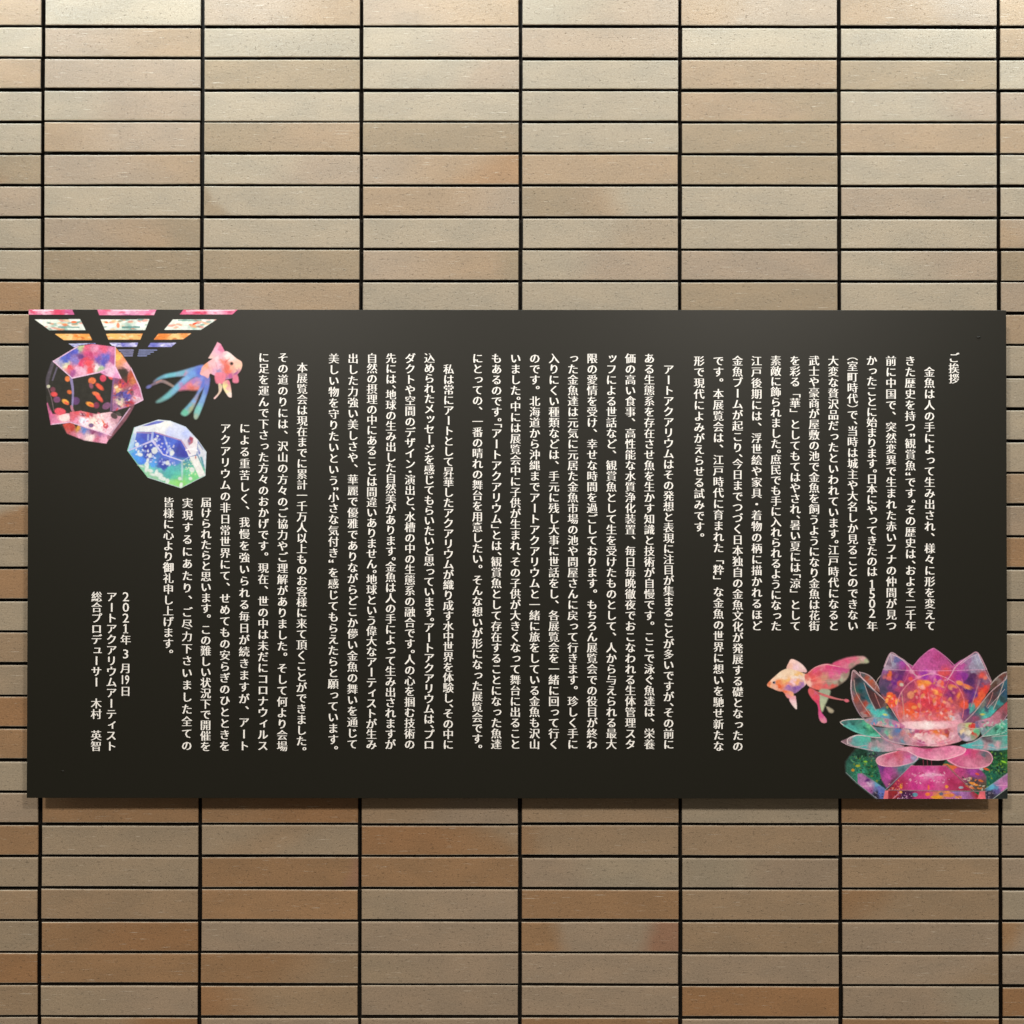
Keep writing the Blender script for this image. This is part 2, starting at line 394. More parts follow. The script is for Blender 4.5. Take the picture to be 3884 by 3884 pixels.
# ------------------------------------------------------------------ printed pictures: little painter
def blur1(a, sig):
    if sig < .3: return a
    r = max(1, int(sig*2.5+.5)); k = np.exp(-.5*(np.arange(-r, r+1)/sig)**2); k /= k.sum()
    for ax in (0, 1):
        pad = [(0, 0)]*a.ndim; pad[ax] = (r, r); b = np.pad(a, pad, mode='edge'); out = np.zeros_like(a)
        for i, w in enumerate(k):
            sl = [slice(None)]*a.ndim; sl[ax] = slice(i, i+a.shape[ax]); out += w*b[tuple(sl)]
        a = out
    return a
def smooth_pts(pts, closed=True, n=6):
    P = np.array(pts, float); N = len(P); out = []
    rngi = range(N) if closed else range(N-1)
    for i in rngi:
        if closed: p0, p1, p2, p3 = P[i-1], P[i], P[(i+1) % N], P[(i+2) % N]
        else: p0, p1, p2, p3 = P[max(i-1, 0)], P[i], P[i+1], P[min(i+2, N-1)]
        for t in np.arange(n)/n:
            out.append(.5*(2*p1+(p2-p0)*t+(2*p0-5*p1+4*p2-p3)*t*t+(3*p1-p0-3*p2+p3)*t**3))
    if not closed: out.append(P[-1])
    return np.array(out)
class Canvas:
    STEP = 1.8
    def __init__(s, x0, y0, x1, y1):
        s.x0, s.y0 = x0, y0; s.w = int((x1-x0)/s.STEP)+1; s.h = int((y1-y0)/s.STEP)+1
        s.rgb = np.full((s.h, s.w, 3), 0.); s.rgb[:] = (.021, .020, .017); s.a = np.zeros((s.h, s.w))
        yy, xx = np.mgrid[0:s.h, 0:s.w]; s.X = x0+(xx+.5)*s.STEP; s.Y = y0+(yy+.5)*s.STEP
        s.o = (0, 0, 1.); s.r = np.random.default_rng(int(x0+y0))
    def tr(s, ox, oy, k): s.o = (ox, oy, k)
    def T(s, pts):
        P = np.array(pts, float); return np.stack([s.o[0]+P[:, 0]/s.o[2], s.o[1]+P[:, 1]/s.o[2]], 1)
    def lin(s, c):
        c = np.array(c, float)/255; return np.where(c < .04045, c/12.92, ((c+.055)/1.055)**2.4)
    def put(s, m, c, alpha=1., grow=True):
        m = np.clip(m*alpha, 0, 1)
        c = s.lin(c) if np.ndim(c) == 1 else c
        if grow: s.a = s.a+(1-s.a)*m
        else: m = m*np.clip(s.a, 0, 1)
        s.rgb = s.rgb*(1-m[..., None]) + c*m[..., None]
    def mask(s, P, blur=0.):
        acc = np.zeros((s.h, s.w)); n = len(P); q = s.STEP/4
        lo, hi = P.min(0)-4, P.max(0)+4
        i0, i1 = max(0, int((lo[1]-s.y0)/s.STEP)), min(s.h, int((hi[1]-s.y0)/s.STEP)+2)
        j0, j1 = max(0, int((lo[0]-s.x0)/s.STEP)), min(s.w, int((hi[0]-s.x0)/s.STEP)+2)
        if i1 <= i0 or j1 <= j0: return acc
        X, Y = s.X[i0:i1, j0:j1], s.Y[i0:i1, j0:j1]; sub = np.zeros(X.shape)
        for dx, dy in ((-q, -q), (q, -q), (-q, q), (q, q)):
            x, y = X+dx, Y+dy; ins = np.zeros(x.shape, bool)
            for k in range(n):
                ax, ay = P[k]; bx_, by_ = P[(k+1) % n]
                if ay == by_: continue
                cond = ((ay > y) != (by_ > y)); ins ^= cond & (x < (bx_-ax)*(y-ay)/(by_-ay)+ax)
            sub += ins*.25
        acc[i0:i1, j0:j1] = sub
        return blur1(acc, blur/s.STEP) if blur else acc
    def P(s, pts, c, blur=0., alpha=1., smooth=False, grow=True):
        P = s.T(pts)
        if smooth: P = smooth_pts(P)
        s.put(s.mask(P, blur), c, alpha, grow)
    def G(s, pts, cols, blur=0., alpha=1., smooth=False, power=2.6, grow=True, noise=0., warp=3.4):
        P = s.T(pts)
        if smooth: P = smooth_pts(P)
        m = s.mask(P, blur); C = s.T([c[:2] for c in cols]); WX, WY = s.warp(warp)
        num = np.zeros((s.h, s.w, 3)); den = np.zeros((s.h, s.w))
        for (x, y), c in zip(C, cols):
            w = 1/((WX-x)**2+(WY-y)**2+5)**(power/2); num += w[..., None]*s.lin(c[2:]); den += w
        col = num/den[..., None]
        if noise: col = np.clip(col*(1+noise*blur1(s.r.normal(0, 1, (s.h, s.w)), .9)[..., None]*2), 0, 1)
        s.put(m, col, alpha, grow)
    def warp(s, amp):
        out = []
        for base in (s.X, s.Y):
            n = blur1(s.r.normal(0, 1, (s.h, s.w)), 4.5); m_ = blur1(s.r.normal(0, 1, (s.h, s.w)), 1.6)
            out.append(base+amp*(n/n.std()+.5*m_/m_.std()))
        return out
    def S(s, pts, w, c, blur=0., alpha=1., smooth=True, c2=None, grow=True):
        P = s.T(pts)
        if smooth and len(P) > 2: P = smooth_pts(P, False)
        W = np.atleast_1d(np.array(w, float))/s.o[2]/2
        W = np.interp(np.linspace(0, 1, len(P)), np.linspace(0, 1, len(W)), W)
        best = np.full((s.h, s.w), 9e9); tt = np.zeros((s.h, s.w)); L = len(P)-1
        lo, hi = P.min(0)-W.max()-8-blur*2, P.max(0)+W.max()+8+blur*2
        i0, i1 = max(0, int((lo[1]-s.y0)/s.STEP)), min(s.h, int((hi[1]-s.y0)/s.STEP)+2)
        j0, j1 = max(0, int((lo[0]-s.x0)/s.STEP)), min(s.w, int((hi[0]-s.x0)/s.STEP)+2)
        if i1 <= i0 or j1 <= j0: return
        X, Y = s.X[i0:i1, j0:j1], s.Y[i0:i1, j0:j1]; B = best[i0:i1, j0:j1]; TT = tt[i0:i1, j0:j1]
        for k in range(L):
            a, b = P[k], P[k+1]; d = b-a; q = max(d@d, 1e-9)
            t = np.clip(((X-a[0])*d[0]+(Y-a[1])*d[1])/q, 0, 1)
            dist = np.hypot(X-a[0]-t*d[0], Y-a[1]-t*d[1]) - (W[k]+(W[k+1]-W[k])*t)
            u = dist < B; B[u] = dist[u]; TT[u] = ((k+t)/L)[u]
        m = np.clip(.5-best/max(s.STEP, blur*2), 0, 1)
        if c2 is not None: c = s.lin(c)*(1-tt[..., None])+s.lin(c2)*tt[..., None]
        s.put(m, c, alpha, grow)
    def E(s, x, y, rx, ry, c, ang=0., blur=1., alpha=1., grow=True):
        cx, cy = s.T([(x, y)])[0]; rx, ry = rx/s.o[2], ry/s.o[2]; A = math.radians(ang)
        dx, dy = s.X-cx, s.Y-cy; u = (dx*math.cos(A)+dy*math.sin(A))/rx; v = (-dx*math.sin(A)+dy*math.cos(A))/ry
        rr = np.sqrt(u*u+v*v); m = np.clip(.5-(rr-1)*min(rx, ry)/max(s.STEP, blur*2), 0, 1); s.put(m, c, alpha, grow)
    def spots(s, pts, n, cols, size=(3, 9), blur=1., alpha=.9, asp=1.8, ang=None):
        P = np.array(pts, float); lo, hi = P.min(0), P.max(0); m0 = s.mask(s.T(pts)); k = 0; tries = 0
        while k < n and tries < n*20:
            tries += 1; x, y = s.r.uniform(lo, hi); q = s.T([(x, y)])[0]; i, j = int((q[1]-s.y0)/s.STEP), int((q[0]-s.x0)/s.STEP)
            if not (0 <= i < s.h and 0 <= j < s.w) or m0[i, j] < .5: continue
            z = s.r.uniform(*size); s.E(x, y, z*asp, z, cols[s.r.integers(len(cols))], s.r.uniform(0, 180) if ang is None else ang+s.r.uniform(-20, 20), blur, alpha, False); k += 1
def detail(cv, amp, sig=1.1):
    n = cv.r.normal(0, 1, (cv.h, cv.w)); a, b = blur1(n, sig), blur1(n[::-1, ::-1], sig*2.6)
    m = np.exp(amp*(a/a.std()*.7+b/b.std()*.6))[..., None]; cv.rgb = np.clip(cv.rgb*m, 0, 1)
def emit(cv, name, level, amp=.05):
    detail(cv, amp); cv.rgb = cv.rgb**1.04
    """canvas -> thin printed sheet on the board, one small face per cell"""
    a = cv.a; keep = a > .02
    st = cv.STEP; i, j = np.nonzero(keep)
    idx = -np.ones((cv.h+1, cv.w+1), int)
    need = np.zeros((cv.h+1, cv.w+1), bool)
    for di in (0, 1):
        for dj in (0, 1): need[i+di, j+dj] = True
    vi, vj = np.nonzero(need); idx[vi, vj] = np.arange(len(vi))
    gx, gy = cv.x0+vj*st, cv.y0+vi*st
    xs, zs = on_board(gx, gy); xs = np.clip(xs-OX, -W2+.0003, W2-.0003); zs = np.clip(zs-OZ, -H2+.0003, H2-.0003)
    co = np.stack([xs, np.full(len(xs), -.00018-level*.00006), zs], 1)
    quads = np.stack([idx[i+1, j], idx[i+1, j+1], idx[i, j+1], idx[i, j]], 1)
    me = bpy.data.meshes.new(name); me.vertices.add(len(co)); me.vertices.foreach_set('co', co.ravel())
    nq = len(quads); me.loops.add(nq*4); me.loops.foreach_set('vertex_index', quads.ravel()); me.polygons.add(nq)
    me.polygons.foreach_set('loop_start', np.arange(nq)*4); me.update(calc_edges=True)
    lay = me.color_attributes.new('ink', 'FLOAT_COLOR', 'CORNER')
    m = np.clip(a[..., None], 0, 1); ink = cv.rgb
    c = np.concatenate([ink[i, j], np.ones((nq, 1))], 1); c = np.repeat(c[:, None, :], 4, 1)
    lay.data.foreach_set('color', c.ravel().astype(np.float32))
    return link(name, me, INK, sign)
I = NT('printed_ink'); at = I.n('ShaderNodeAttribute', attribute_type='GEOMETRY', attribute_name='ink')
gn = I.n('ShaderNodeVectorMath', operation='MULTIPLY'); I.l(at.outputs['Vector'], gn.inputs[0]); INKGAIN = gn
I.l(gn.outputs[0], I.b.inputs['Base Color']); I.b.inputs['Roughness'].default_value = .48; I.b.inputs['Specular IOR Level'].default_value = .24
INK = I.m; gn.inputs[1].default_value = (1.0, 1.0, 1.06)

# --- stage lights / tanks seen from below, top left
cv = Canvas(104, 1172, 900, 1365); cv.tr(100, 1160, 2.356)
def strip(q, base, spots, n=26, size=(5, 13), asp=2.6):
    cv.G(q, base, blur=.8); cv.spots(q, n, spots, size, 1.4, .6, asp, 0)
pk = [(200, 60, 105), (235, 160, 190), (225, 70, 100), (240, 195, 210)]
strip([(8, 30), (405, 22), (430, 80), (14, 80)], [(60, 50, 226, 120, 150), (150, 45, 245, 200, 215), (280, 45, 220, 75, 110), (120, 72, 195, 85, 120), (390, 60, 205, 100, 150)], pk)
strip([(632, 28), (1168, 22), (1140, 84), (652, 84)], [(680, 50, 225, 110, 150), (760, 45, 240, 175, 200), (900, 45, 240, 190, 215), (1080, 50, 230, 130, 170), (900, 76, 190, 90, 140)], pk)
strip([(1415, 24), (1900, 22), (1840, 78), (1370, 78)], [(1450, 45, 230, 110, 150), (1560, 40, 225, 70, 110), (1680, 50, 245, 190, 210), (1830, 40, 225, 110, 150)], pk)
for q in ([(1430, 46), (1860, 38)], [(780, 42), (1090, 40)], [(60, 42), (240, 40)]): cv.S(q, 9, (250, 225, 232), .8, .8)
gr = [(60, 125, 115), (235, 130, 70), (120, 170, 150), (240, 190, 130), (250, 252, 245), (225, 85, 50)]
wt = lambda a, b: [(a+60, 150, 240, 245, 232), (a+180, 140, 225, 235, 220), (b-60, 150, 240, 245, 235), (a+260, 190, 150, 190, 175), (b-120, 200, 225, 235, 225)]
strip([(75, 122), (480, 120), (530, 216), (205, 216)], wt(75, 500), gr, 34)
strip([(664, 122), (1100, 120), (1062, 216), (704, 216)], wt(664, 1080), gr, 34)
strip([(1310, 122), (1700, 122), (1560, 214), (1232, 214)], wt(1250, 1650), gr, 34)
cv.S([(290, 190), (470, 192)], 12, (95, 150, 140), 1.2, .8); cv.S([(860, 192), (1010, 190)], 16, (80, 140, 135), 1.2, .85); cv.S([(1360, 130), (1560, 130)], 12, (90, 150, 140), 1.2, .7)
cv.E(425, 145, 26, 10, (235, 120, 60), 0, 1.2); cv.E(820, 175, 14, 24, (235, 150, 110), 0, 1.2); cv.E(716, 148, 16, 8, (235, 120, 60), 0, 1.2); cv.E(1505, 160, 22, 9, (230, 90, 50), -20, 1.2)
og = [(255, 205, 140), (225, 125, 40), (250, 225, 175), (200, 100, 40)]
strip([(255, 252), (560, 250), (588, 306), (335, 306)], [(330, 270, 250, 190, 105), (450, 280, 240, 150, 65), (400, 295, 252, 215, 150), (540, 270, 240, 165, 80)], og, 16, (4, 9))
strip([(712, 250), (1040, 248), (1018, 302), (734, 302)], [(760, 270, 252, 195, 110), (880, 262, 240, 150, 60), (880, 292, 253, 215, 150), (1000, 270, 250, 190, 115)], og, 14, (4, 9))
strip([(1180, 250), (1475, 246), (1400, 300), (1138, 302)], [(1220, 270, 235, 140, 60), (1330, 280, 252, 210, 140), (1430, 265, 240, 150, 75)], og, 16, (4, 9))
bl = [(95, 95, 185), (225, 225, 245), (150, 150, 215), (70, 75, 160)]
strip([(378, 338), (620, 334), (600, 372), (430, 372)], [(430, 350, 190, 195, 225), (560, 350, 150, 150, 210)], bl, 12, (4, 8))
strip([(742, 332), (998, 330), (985, 366), (776, 366)], [(770, 345, 215, 215, 245), (860, 345, 105, 105, 190), (960, 345, 200, 200, 240), (880, 360, 150, 150, 215)], bl, 12, (4, 8))
strip([(1110, 332), (1340, 330), (1295, 367), (1086, 368)], [(1130, 350, 115, 120, 200), (1230, 345, 165, 165, 225), (1300, 345, 205, 205, 245)], bl, 12, (4, 8))
for k in range(4):
    y = 396+k*17; cv.S([(812+k*6, y), (956-k*3, y)], [10, 10], (150, 150, 190), 1., .85, False); cv.S([(1010-k*4, y), (1165-k*30, y)], [10, 9], (140, 150, 195), 1., .85, False)
emit(cv, 'stage_picture', 0)

# --- pink polyhedral tank
cv = Canvas(168, 1292, 552, 1690); cv.tr(140, 1280, 4.2)
outl = [(262, 380), (660, 140), (880, 105), (1250, 150), (1500, 490), (1620, 750), (1690, 995), (1530, 1080), (1420, 1310), (1190, 1560), (1105, 1690), (760, 1640), (480, 1530), (360, 1380), (228, 1385), (165, 1100), (150, 790)]
cv.P(outl, (47, 46, 40), 1.0)
cv.G([(1250, 150), (1500, 490), (1620, 750), (1690, 995), (1530, 1080), (1200, 1180), (1215, 640), (1345, 650), (1250, 440)],
     [(1290, 320, 240, 170, 90), (1390, 380, 235, 160, 150), (1470, 490, 225, 165, 175), (1380, 560, 60, 50, 40), (1480, 620, 190, 85, 60), (1540, 690, 200, 120, 80), (1290, 700, 130, 75, 110), (1350, 730, 190, 70, 90),
      (1290, 830, 235, 190, 120), (1310, 900, 90, 75, 150), (1430, 940, 100, 95, 180), (1210, 900, 190, 90, 120), (1330, 1030, 225, 215, 185), (1450, 1060, 200, 60, 75), (1560, 800, 190, 90, 130), (1610, 890, 215, 130, 165), (1600, 990, 225, 190, 205),
      (1250, 1100, 165, 110, 155), (1400, 1120, 200, 140, 180), (1500, 860, 120, 80, 90)], 1.2, .95, power=3.6, noise=.1)
cv.spots([(1240, 640), (1450, 700), (1640, 980), (1500, 1080), (1220, 1180)], 40, [(230, 120, 80), (90, 60, 110), (235, 170, 190), (70, 60, 120), (200, 60, 70), (245, 225, 200), (60, 50, 50)], (7, 19), 1.6, .75)
cv.P([(1290, 500), (1450, 520), (1440, 740), (1340, 640)], (58, 50, 42), 1.5, .85)
cv.G([(1250, 270), (1330, 235), (1500, 490), (1440, 500), (1260, 420)], [(1300, 310, 245, 180, 95), (1380, 360, 235, 150, 110), (1470, 470, 230, 175, 185)], 1.2)
cv.E(1290, 320, 42, 45, (250, 195, 100), 0, 2)
# left facets: glassy grey bands
cv.S([(262, 390), (180, 640), (165, 800)], [50, 62, 30], (95, 88, 100), 2.2, .65); cv.S([(320, 480), (250, 680)], 26, (120, 112, 135), 1.6, .6)
cv.S([(160, 760), (230, 960), (270, 1160)], 14, (140, 120, 125), 1.4, .6); cv.E(185, 780, 28, 26, (195, 195, 170), 0, 1.4, .9)
cv.G([(165, 1020), (250, 1220), (520, 1210), (530, 1350), (228, 1385)], [(190, 1100, 150, 90, 120), (230, 1250, 220, 110, 160), (330, 1180, 225, 95, 120), (430, 1280, 250, 215, 215), (480, 1310, 240, 180, 195), (300, 1340, 225, 140, 175)], 1.2, power=3)
cv.E(370, 1180, 90, 55, (226, 90, 105), 10, 2); cv.E(440, 1280, 85, 55, (250, 225, 222), 0, 2)
for x, y, rx, ry, c, an in [(490, 660, 42, 44, (232, 130, 70), 0), (275, 905, 52, 38, (230, 85, 85), 10), (255, 830, 40, 40, (125, 70, 85), 0), (520, 870, 38, 30, (220, 115, 60), 20), (455, 1025, 58, 34, (245, 180, 80), 30),
                            (470, 1045, 40, 20, (230, 90, 70), 30), (320, 990, 55, 48, (125, 78, 115), 0), (880, 690, 60, 52, (232, 125, 75), 0), (1055, 650, 50, 55, (215, 75, 100), 0), (1000, 785, 75, 34, (235, 95, 70), 40),
                            (865, 770, 30, 45, (150, 85, 105), -20), (945, 900, 60, 30, (240, 130, 80), 20), (990, 960, 80, 32, (235, 95, 80), 48), (850, 1065, 68, 34, (245, 165, 70), 22), (870, 1080, 45, 20, (225, 90, 60), 20),
                            (620, 1010, 62, 62, (100, 68, 115), 30), (950, 1080, 45, 50, (130, 55, 85), 0), (1110, 1090, 70, 50, (135, 90, 125), -30), (1180, 640, 45, 26, (220, 90, 95), 30)]:
    cv.E(x, y, rx, ry, c, an, 2.2, .95)
# centre pentagon edges
cv.S([(545, 650), (575, 870), (560, 1150)], [48, 34, 26], (150, 140, 185), 1.6, .85); cv.S([(550, 1100), (590, 1210)], 42, (190, 120, 130), 1.5, .7)
cv.S([(1225, 640), (1200, 900), (1180, 1160)], 30, (130, 95, 140), 1.6, .8)
# lower facet, pink and cream
cv.G([(530, 1190), (700, 1170), (940, 1220), (1180, 1185), (1350, 1260), (1190, 1560), (830, 1450), (530, 1350)],
     [(580, 1280, 215, 105, 120), (650, 1220, 225, 95, 105), (820, 1250, 225, 90, 80), (760, 1340, 245, 240, 250), (900, 1330, 252, 240, 225), (1000, 1280, 250, 225, 222), (1100, 1320, 248, 205, 215), (1000, 1420, 250, 235, 235), (1250, 1300, 200, 150, 165), (1150, 1480, 235, 200, 215), (900, 1200, 190, 80, 105), (600, 1340, 230, 150, 180)], 1.0, power=3, noise=.05)
for x, y, rx, ry, c, an in [(865, 1400, 42, 34, (120, 90, 140), 0), (1095, 1410, 44, 40, (205, 80, 95), 30), (1060, 1350, 12, 50, (225, 120, 80), -30), (1230, 1250, 60, 42, (70, 60, 58), 35), (1300, 1220, 46, 30, (80, 78, 72), 30), (730, 1330, 55, 42, (225, 235, 250), 0), (730, 1230, 50, 26, (130, 60, 85), 20)]:
    cv.E(x, y, rx, ry, c, an, 1.8, .95)
cv.spots([(560, 1180), (1350, 1230), (1180, 1540), (600, 1350)], 34, [(235, 130, 150), (250, 225, 230), (200, 90, 120), (245, 200, 205)], (6, 15), 1.5, .55)
# bottom facet
cv.G([(530, 1352), (1180, 1560), (1105, 1690), (760, 1640), (480, 1530), (410, 1385)],
     [(480, 1400, 200, 80, 70), (560, 1450, 190, 70, 60), (650, 1400, 60, 45, 35), (670, 1450, 220, 160, 70), (760, 1480, 105, 140, 210), (880, 1510, 150, 80, 120), (1000, 1530, 165, 110, 160), (700, 1560, 225, 160, 185), (850, 1590, 248, 225, 222), (950, 1620, 215, 120, 150), (1080, 1640, 235, 170, 195), (580, 1550, 205, 120, 140)], 1.2, power=3.2, noise=.08)
cv.S([(1530, 1080), (1400, 1290), (1150, 1590)], [46, 62, 70], (150, 95, 110), 2., .7); cv.S([(1480, 1130), (1340, 1320), (1180, 1530)], 18, (205, 175, 200), 1.2, .8)
# top facet
cv.G([(262, 380), (660, 140), (880, 105), (1250, 150), (1245, 460), (1000, 545), (580, 650)],
     [(310, 390, 190, 180, 200), (500, 290, 88, 95, 190), (620, 220, 85, 90, 190), (440, 370, 90, 110, 200), (590, 370, 140, 130, 200), (685, 165, 190, 205, 150), (800, 150, 225, 100, 130), (920, 190, 228, 150, 180), (1060, 150, 225, 100, 130), (1190, 190, 215, 130, 170),
      (840, 260, 205, 75, 125), (710, 310, 105, 65, 130), (780, 360, 215, 75, 100), (820, 430, 232, 85, 95), (700, 420, 215, 70, 110), (960, 320, 120, 90, 175), (1090, 300, 110, 110, 200), (1060, 400, 95, 90, 185), (1200, 350, 185, 95, 150), (470, 440, 225, 225, 190),
      (520, 490, 225, 90, 100), (640, 530, 235, 180, 205), (740, 510, 240, 190, 210), (850, 530, 225, 85, 90), (940, 460, 240, 225, 225), (1000, 500, 170, 195, 160), (560, 590, 170, 90, 150), (1180, 480, 225, 170, 200), (940, 240, 205, 100, 140)], .9, power=3.6, noise=.05)
cv.G([(980, 545), (1245, 440), (1345, 660), (1215, 640), (1130, 620)], [(1050, 560, 225, 150, 195), (1180, 560, 240, 205, 225), (1280, 600, 225, 150, 195)], 1.6, .95)
for q in ([(262, 380), (560, 645), (1000, 550), (1245, 470)], [(262, 380), (660, 140)], [(1250, 150), (1245, 460), (1340, 650)], [(228, 1385), (530, 1350), (1180, 1560)], [(1500, 490), (1640, 800), (1690, 995), (1560, 1060)], [(560, 650), (1000, 555)]):
    cv.S(q, 17, (232, 195, 220), .9, .85, smooth=False)
cv.S([(165, 1050), (228, 1385)], 16, (205, 110, 150), 1., .8)
emit(cv, 'pink_crystal_picture', 1, .09)

# --- blue polyhedral tank
cv = Canvas(478, 1586, 790, 1856); cv.tr(460, 1560, 5.367)
O = [(760, 175), (1000, 200), (1310, 320), (1560, 590), (1728, 830), (1705, 1310), (1215, 1560), (545, 1345), (350, 1100), (130, 800), (265, 335)]
cv.G(O, [(300, 500, 95, 115, 200), (420, 600, 80, 105, 205), (300, 760, 110, 150, 225), (500, 760, 62, 62, 165), (560, 900, 55, 60, 170), (250, 880, 90, 160, 235), (350, 960, 80, 160, 235), (420, 1000, 85, 140, 240), (650, 1060, 90, 165, 240), (850, 1060, 75, 75, 185),
         (850, 1130, 65, 85, 180), (750, 560, 70, 85, 190), (760, 700, 75, 95, 205), (900, 800, 75, 95, 210), (1050, 650, 85, 115, 215), (1200, 700, 72, 85, 190), (1150, 800, 75, 90, 170), (1300, 860, 70, 80, 190), (1000, 960, 110, 130, 220), (1100, 1050, 95, 130, 210),
         (600, 1180, 110, 200, 190), (800, 1180, 115, 200, 195), (1000, 1200, 90, 190, 190), (1100, 1300, 100, 200, 165), (950, 1300, 85, 175, 170), (1300, 1100, 90, 160, 160), (1350, 1250, 110, 205, 160), (1450, 1350, 130, 215, 140), (1150, 1450, 150, 220, 125), (1000, 1440, 150, 220, 135), (1250, 1480, 140, 215, 125),
         (550, 1250, 150, 205, 165), (700, 1330, 150, 200, 165), (450, 1150, 140, 205, 170), (200, 820, 110, 185, 225), (500, 480, 80, 90, 190)], 1.0, power=3.4, noise=.04)
cv.P([(700, 1110), (960, 960), (1000, 1080), (900, 1160), (740, 1160)], (62, 78, 170), 2.0, .8)
cv.P([(900, 1300), (1000, 1120), (1220, 1060), (1215, 1300)], (92, 190, 185), 3., .5)
cv.P([(1080, 900), (1180, 650), (1300, 800), (1400, 920), (1150, 950)], (62, 66, 160), 2.5, .75)
# pale rim at the top and left
cv.G([(265, 335), (760, 175), (1000, 200), (1310, 320), (1560, 590), (1530, 880), (1380, 930), (1310, 760), (1215, 590), (680, 420), (318, 415), (250, 740), (130, 800)],
     [(300, 370, 225, 232, 240), (500, 380, 232, 236, 238), (800, 300, 236, 240, 240), (950, 260, 238, 240, 235), (1200, 380, 215, 225, 248), (1300, 450, 190, 205, 250), (1000, 450, 205, 215, 248), (1480, 650, 240, 235, 238), (1450, 850, 232, 232, 235), (230, 560, 175, 205, 235), (190, 720, 165, 205, 235), (1350, 650, 215, 210, 225)], .9, power=3)
cv.G([(420, 300), (700, 200), (890, 195), (800, 240), (520, 300)], [(600, 270, 100, 105, 190), (760, 220, 110, 125, 205)], 1.)
cv.S([(318, 430), (620, 445)], 24, (175, 150, 185), 1.2, .8, smooth=False); cv.S([(690, 430), (1220, 590), (1400, 860)], 28, (180, 145, 180), 1.4, .85, smooth=False)
cv.G([(1400, 510), (1470, 540), (1460, 640), (1380, 700), (1345, 600)], [(1430, 540, 170, 70, 95), (1380, 600, 130, 125, 170), (1430, 620, 190, 110, 120)], 1.6)
cv.S([(1320, 790), (1440, 760), (1540, 800)], [26, 40, 34], (245, 242, 245), 1.6)
cv.P([(1385, 930), (1545, 900), (1715, 1300), (1590, 1350)], (232, 234, 230), 1.2)
cv.P([(1560, 640), (1728, 830), (1715, 1180), (1640, 1050), (1550, 860)], (215, 222, 230), 1.2); cv.P([(1560, 720), (1610, 850), (1580, 900)], (80, 95, 190), 1.8); cv.P([(1600, 920), (1650, 930), (1700, 1150), (1660, 1120)], (80, 150, 165), 1.6)
cv.S([(1560, 600), (1660, 780)], 22, (160, 150, 190), 1.4, .7); cv.E(1515, 935, 14, 34, (190, 90, 90), 0, 1.4, .8)
# inner edges
cv.S([(150, 800), (420, 690), (630, 600)], [22, 30, 44], (205, 200, 235), 1.2, .9); cv.S([(640, 600), (850, 880), (1240, 1010)], [52, 24, 24], (215, 210, 240), 1.2, .92, smooth=False)
cv.S([(1240, 1010), (1240, 1180), (1240, 1400)], [34, 46, 20], (190, 215, 225), 1.8, .6); cv.S([(1260, 1000), (1400, 920)], 20, (175, 190, 235), 1.4, .7)
cv.S([(640, 440), (620, 600)], 46, (190, 205, 240), 1.8, .7); cv.S([(880, 520), (960, 760), (1040, 860)], [30, 38, 50], (170, 190, 235), 2., .7); cv.S([(550, 480), (545, 580)], 40, (170, 190, 235), 1.8, .7)
cv.spots([(280, 600), (660, 700), (620, 950), (300, 900)], 22, [(215, 225, 245), (150, 170, 230), (245, 245, 250)], (8, 22), 1.5, .75, 1.3)
cv.spots([(680, 480), (1080, 700), (1080, 1000), (640, 760)], 42, [(200, 215, 245), (230, 225, 240), (150, 170, 230)], (8, 22), 1.6, .7, 1.3)
cv.spots([(620, 900), (1230, 1050), (1100, 1110), (560, 1060)], 30, [(205, 215, 245), (165, 180, 235)], (8, 20), 1.6, .7, 1.4)
cv.spots([(1270, 1000), (1400, 950), (1560, 1330), (1260, 1300)], 26, [(215, 240, 190), (150, 200, 200), (235, 245, 215)], (8, 20), 1.5, .7, 1.2)
for x, y, rx, ry in [(380, 880, 55, 36), (350, 820, 22, 30), (590, 900, 34, 52), (540, 1000, 28, 50), (520, 1080, 44, 50), (520, 1160, 36, 80), (590, 1210, 60, 34), (720, 1230, 30, 44), (760, 1290, 90, 44), (840, 1370, 80, 40), (940, 1420, 40, 50), (1195, 1370, 36, 34), (1410, 1370, 38, 34), (1440, 1190, 55, 50), (1220, 1500, 34, 50), (740, 505, 22, 18), (690, 575, 34, 20), (680, 800, 60, 70), (1030, 850, 42, 56), (940, 1050, 40, 44), (320, 680, 40, 42), (410, 1115, 60, 16), (640, 1290, 60, 24)]:
    cv.E(x, y, rx, ry, (228, 236, 232), 15, 2.2, .88)
for k in range(len(O)):
    cv.S([O[k], O[(k+1) % len(O)]], 13, (205, 222, 228) if k not in (7, 8, 9) else (150, 215, 170), .8, .75, smooth=False)
emit(cv, 'blue_crystal_picture', 2)

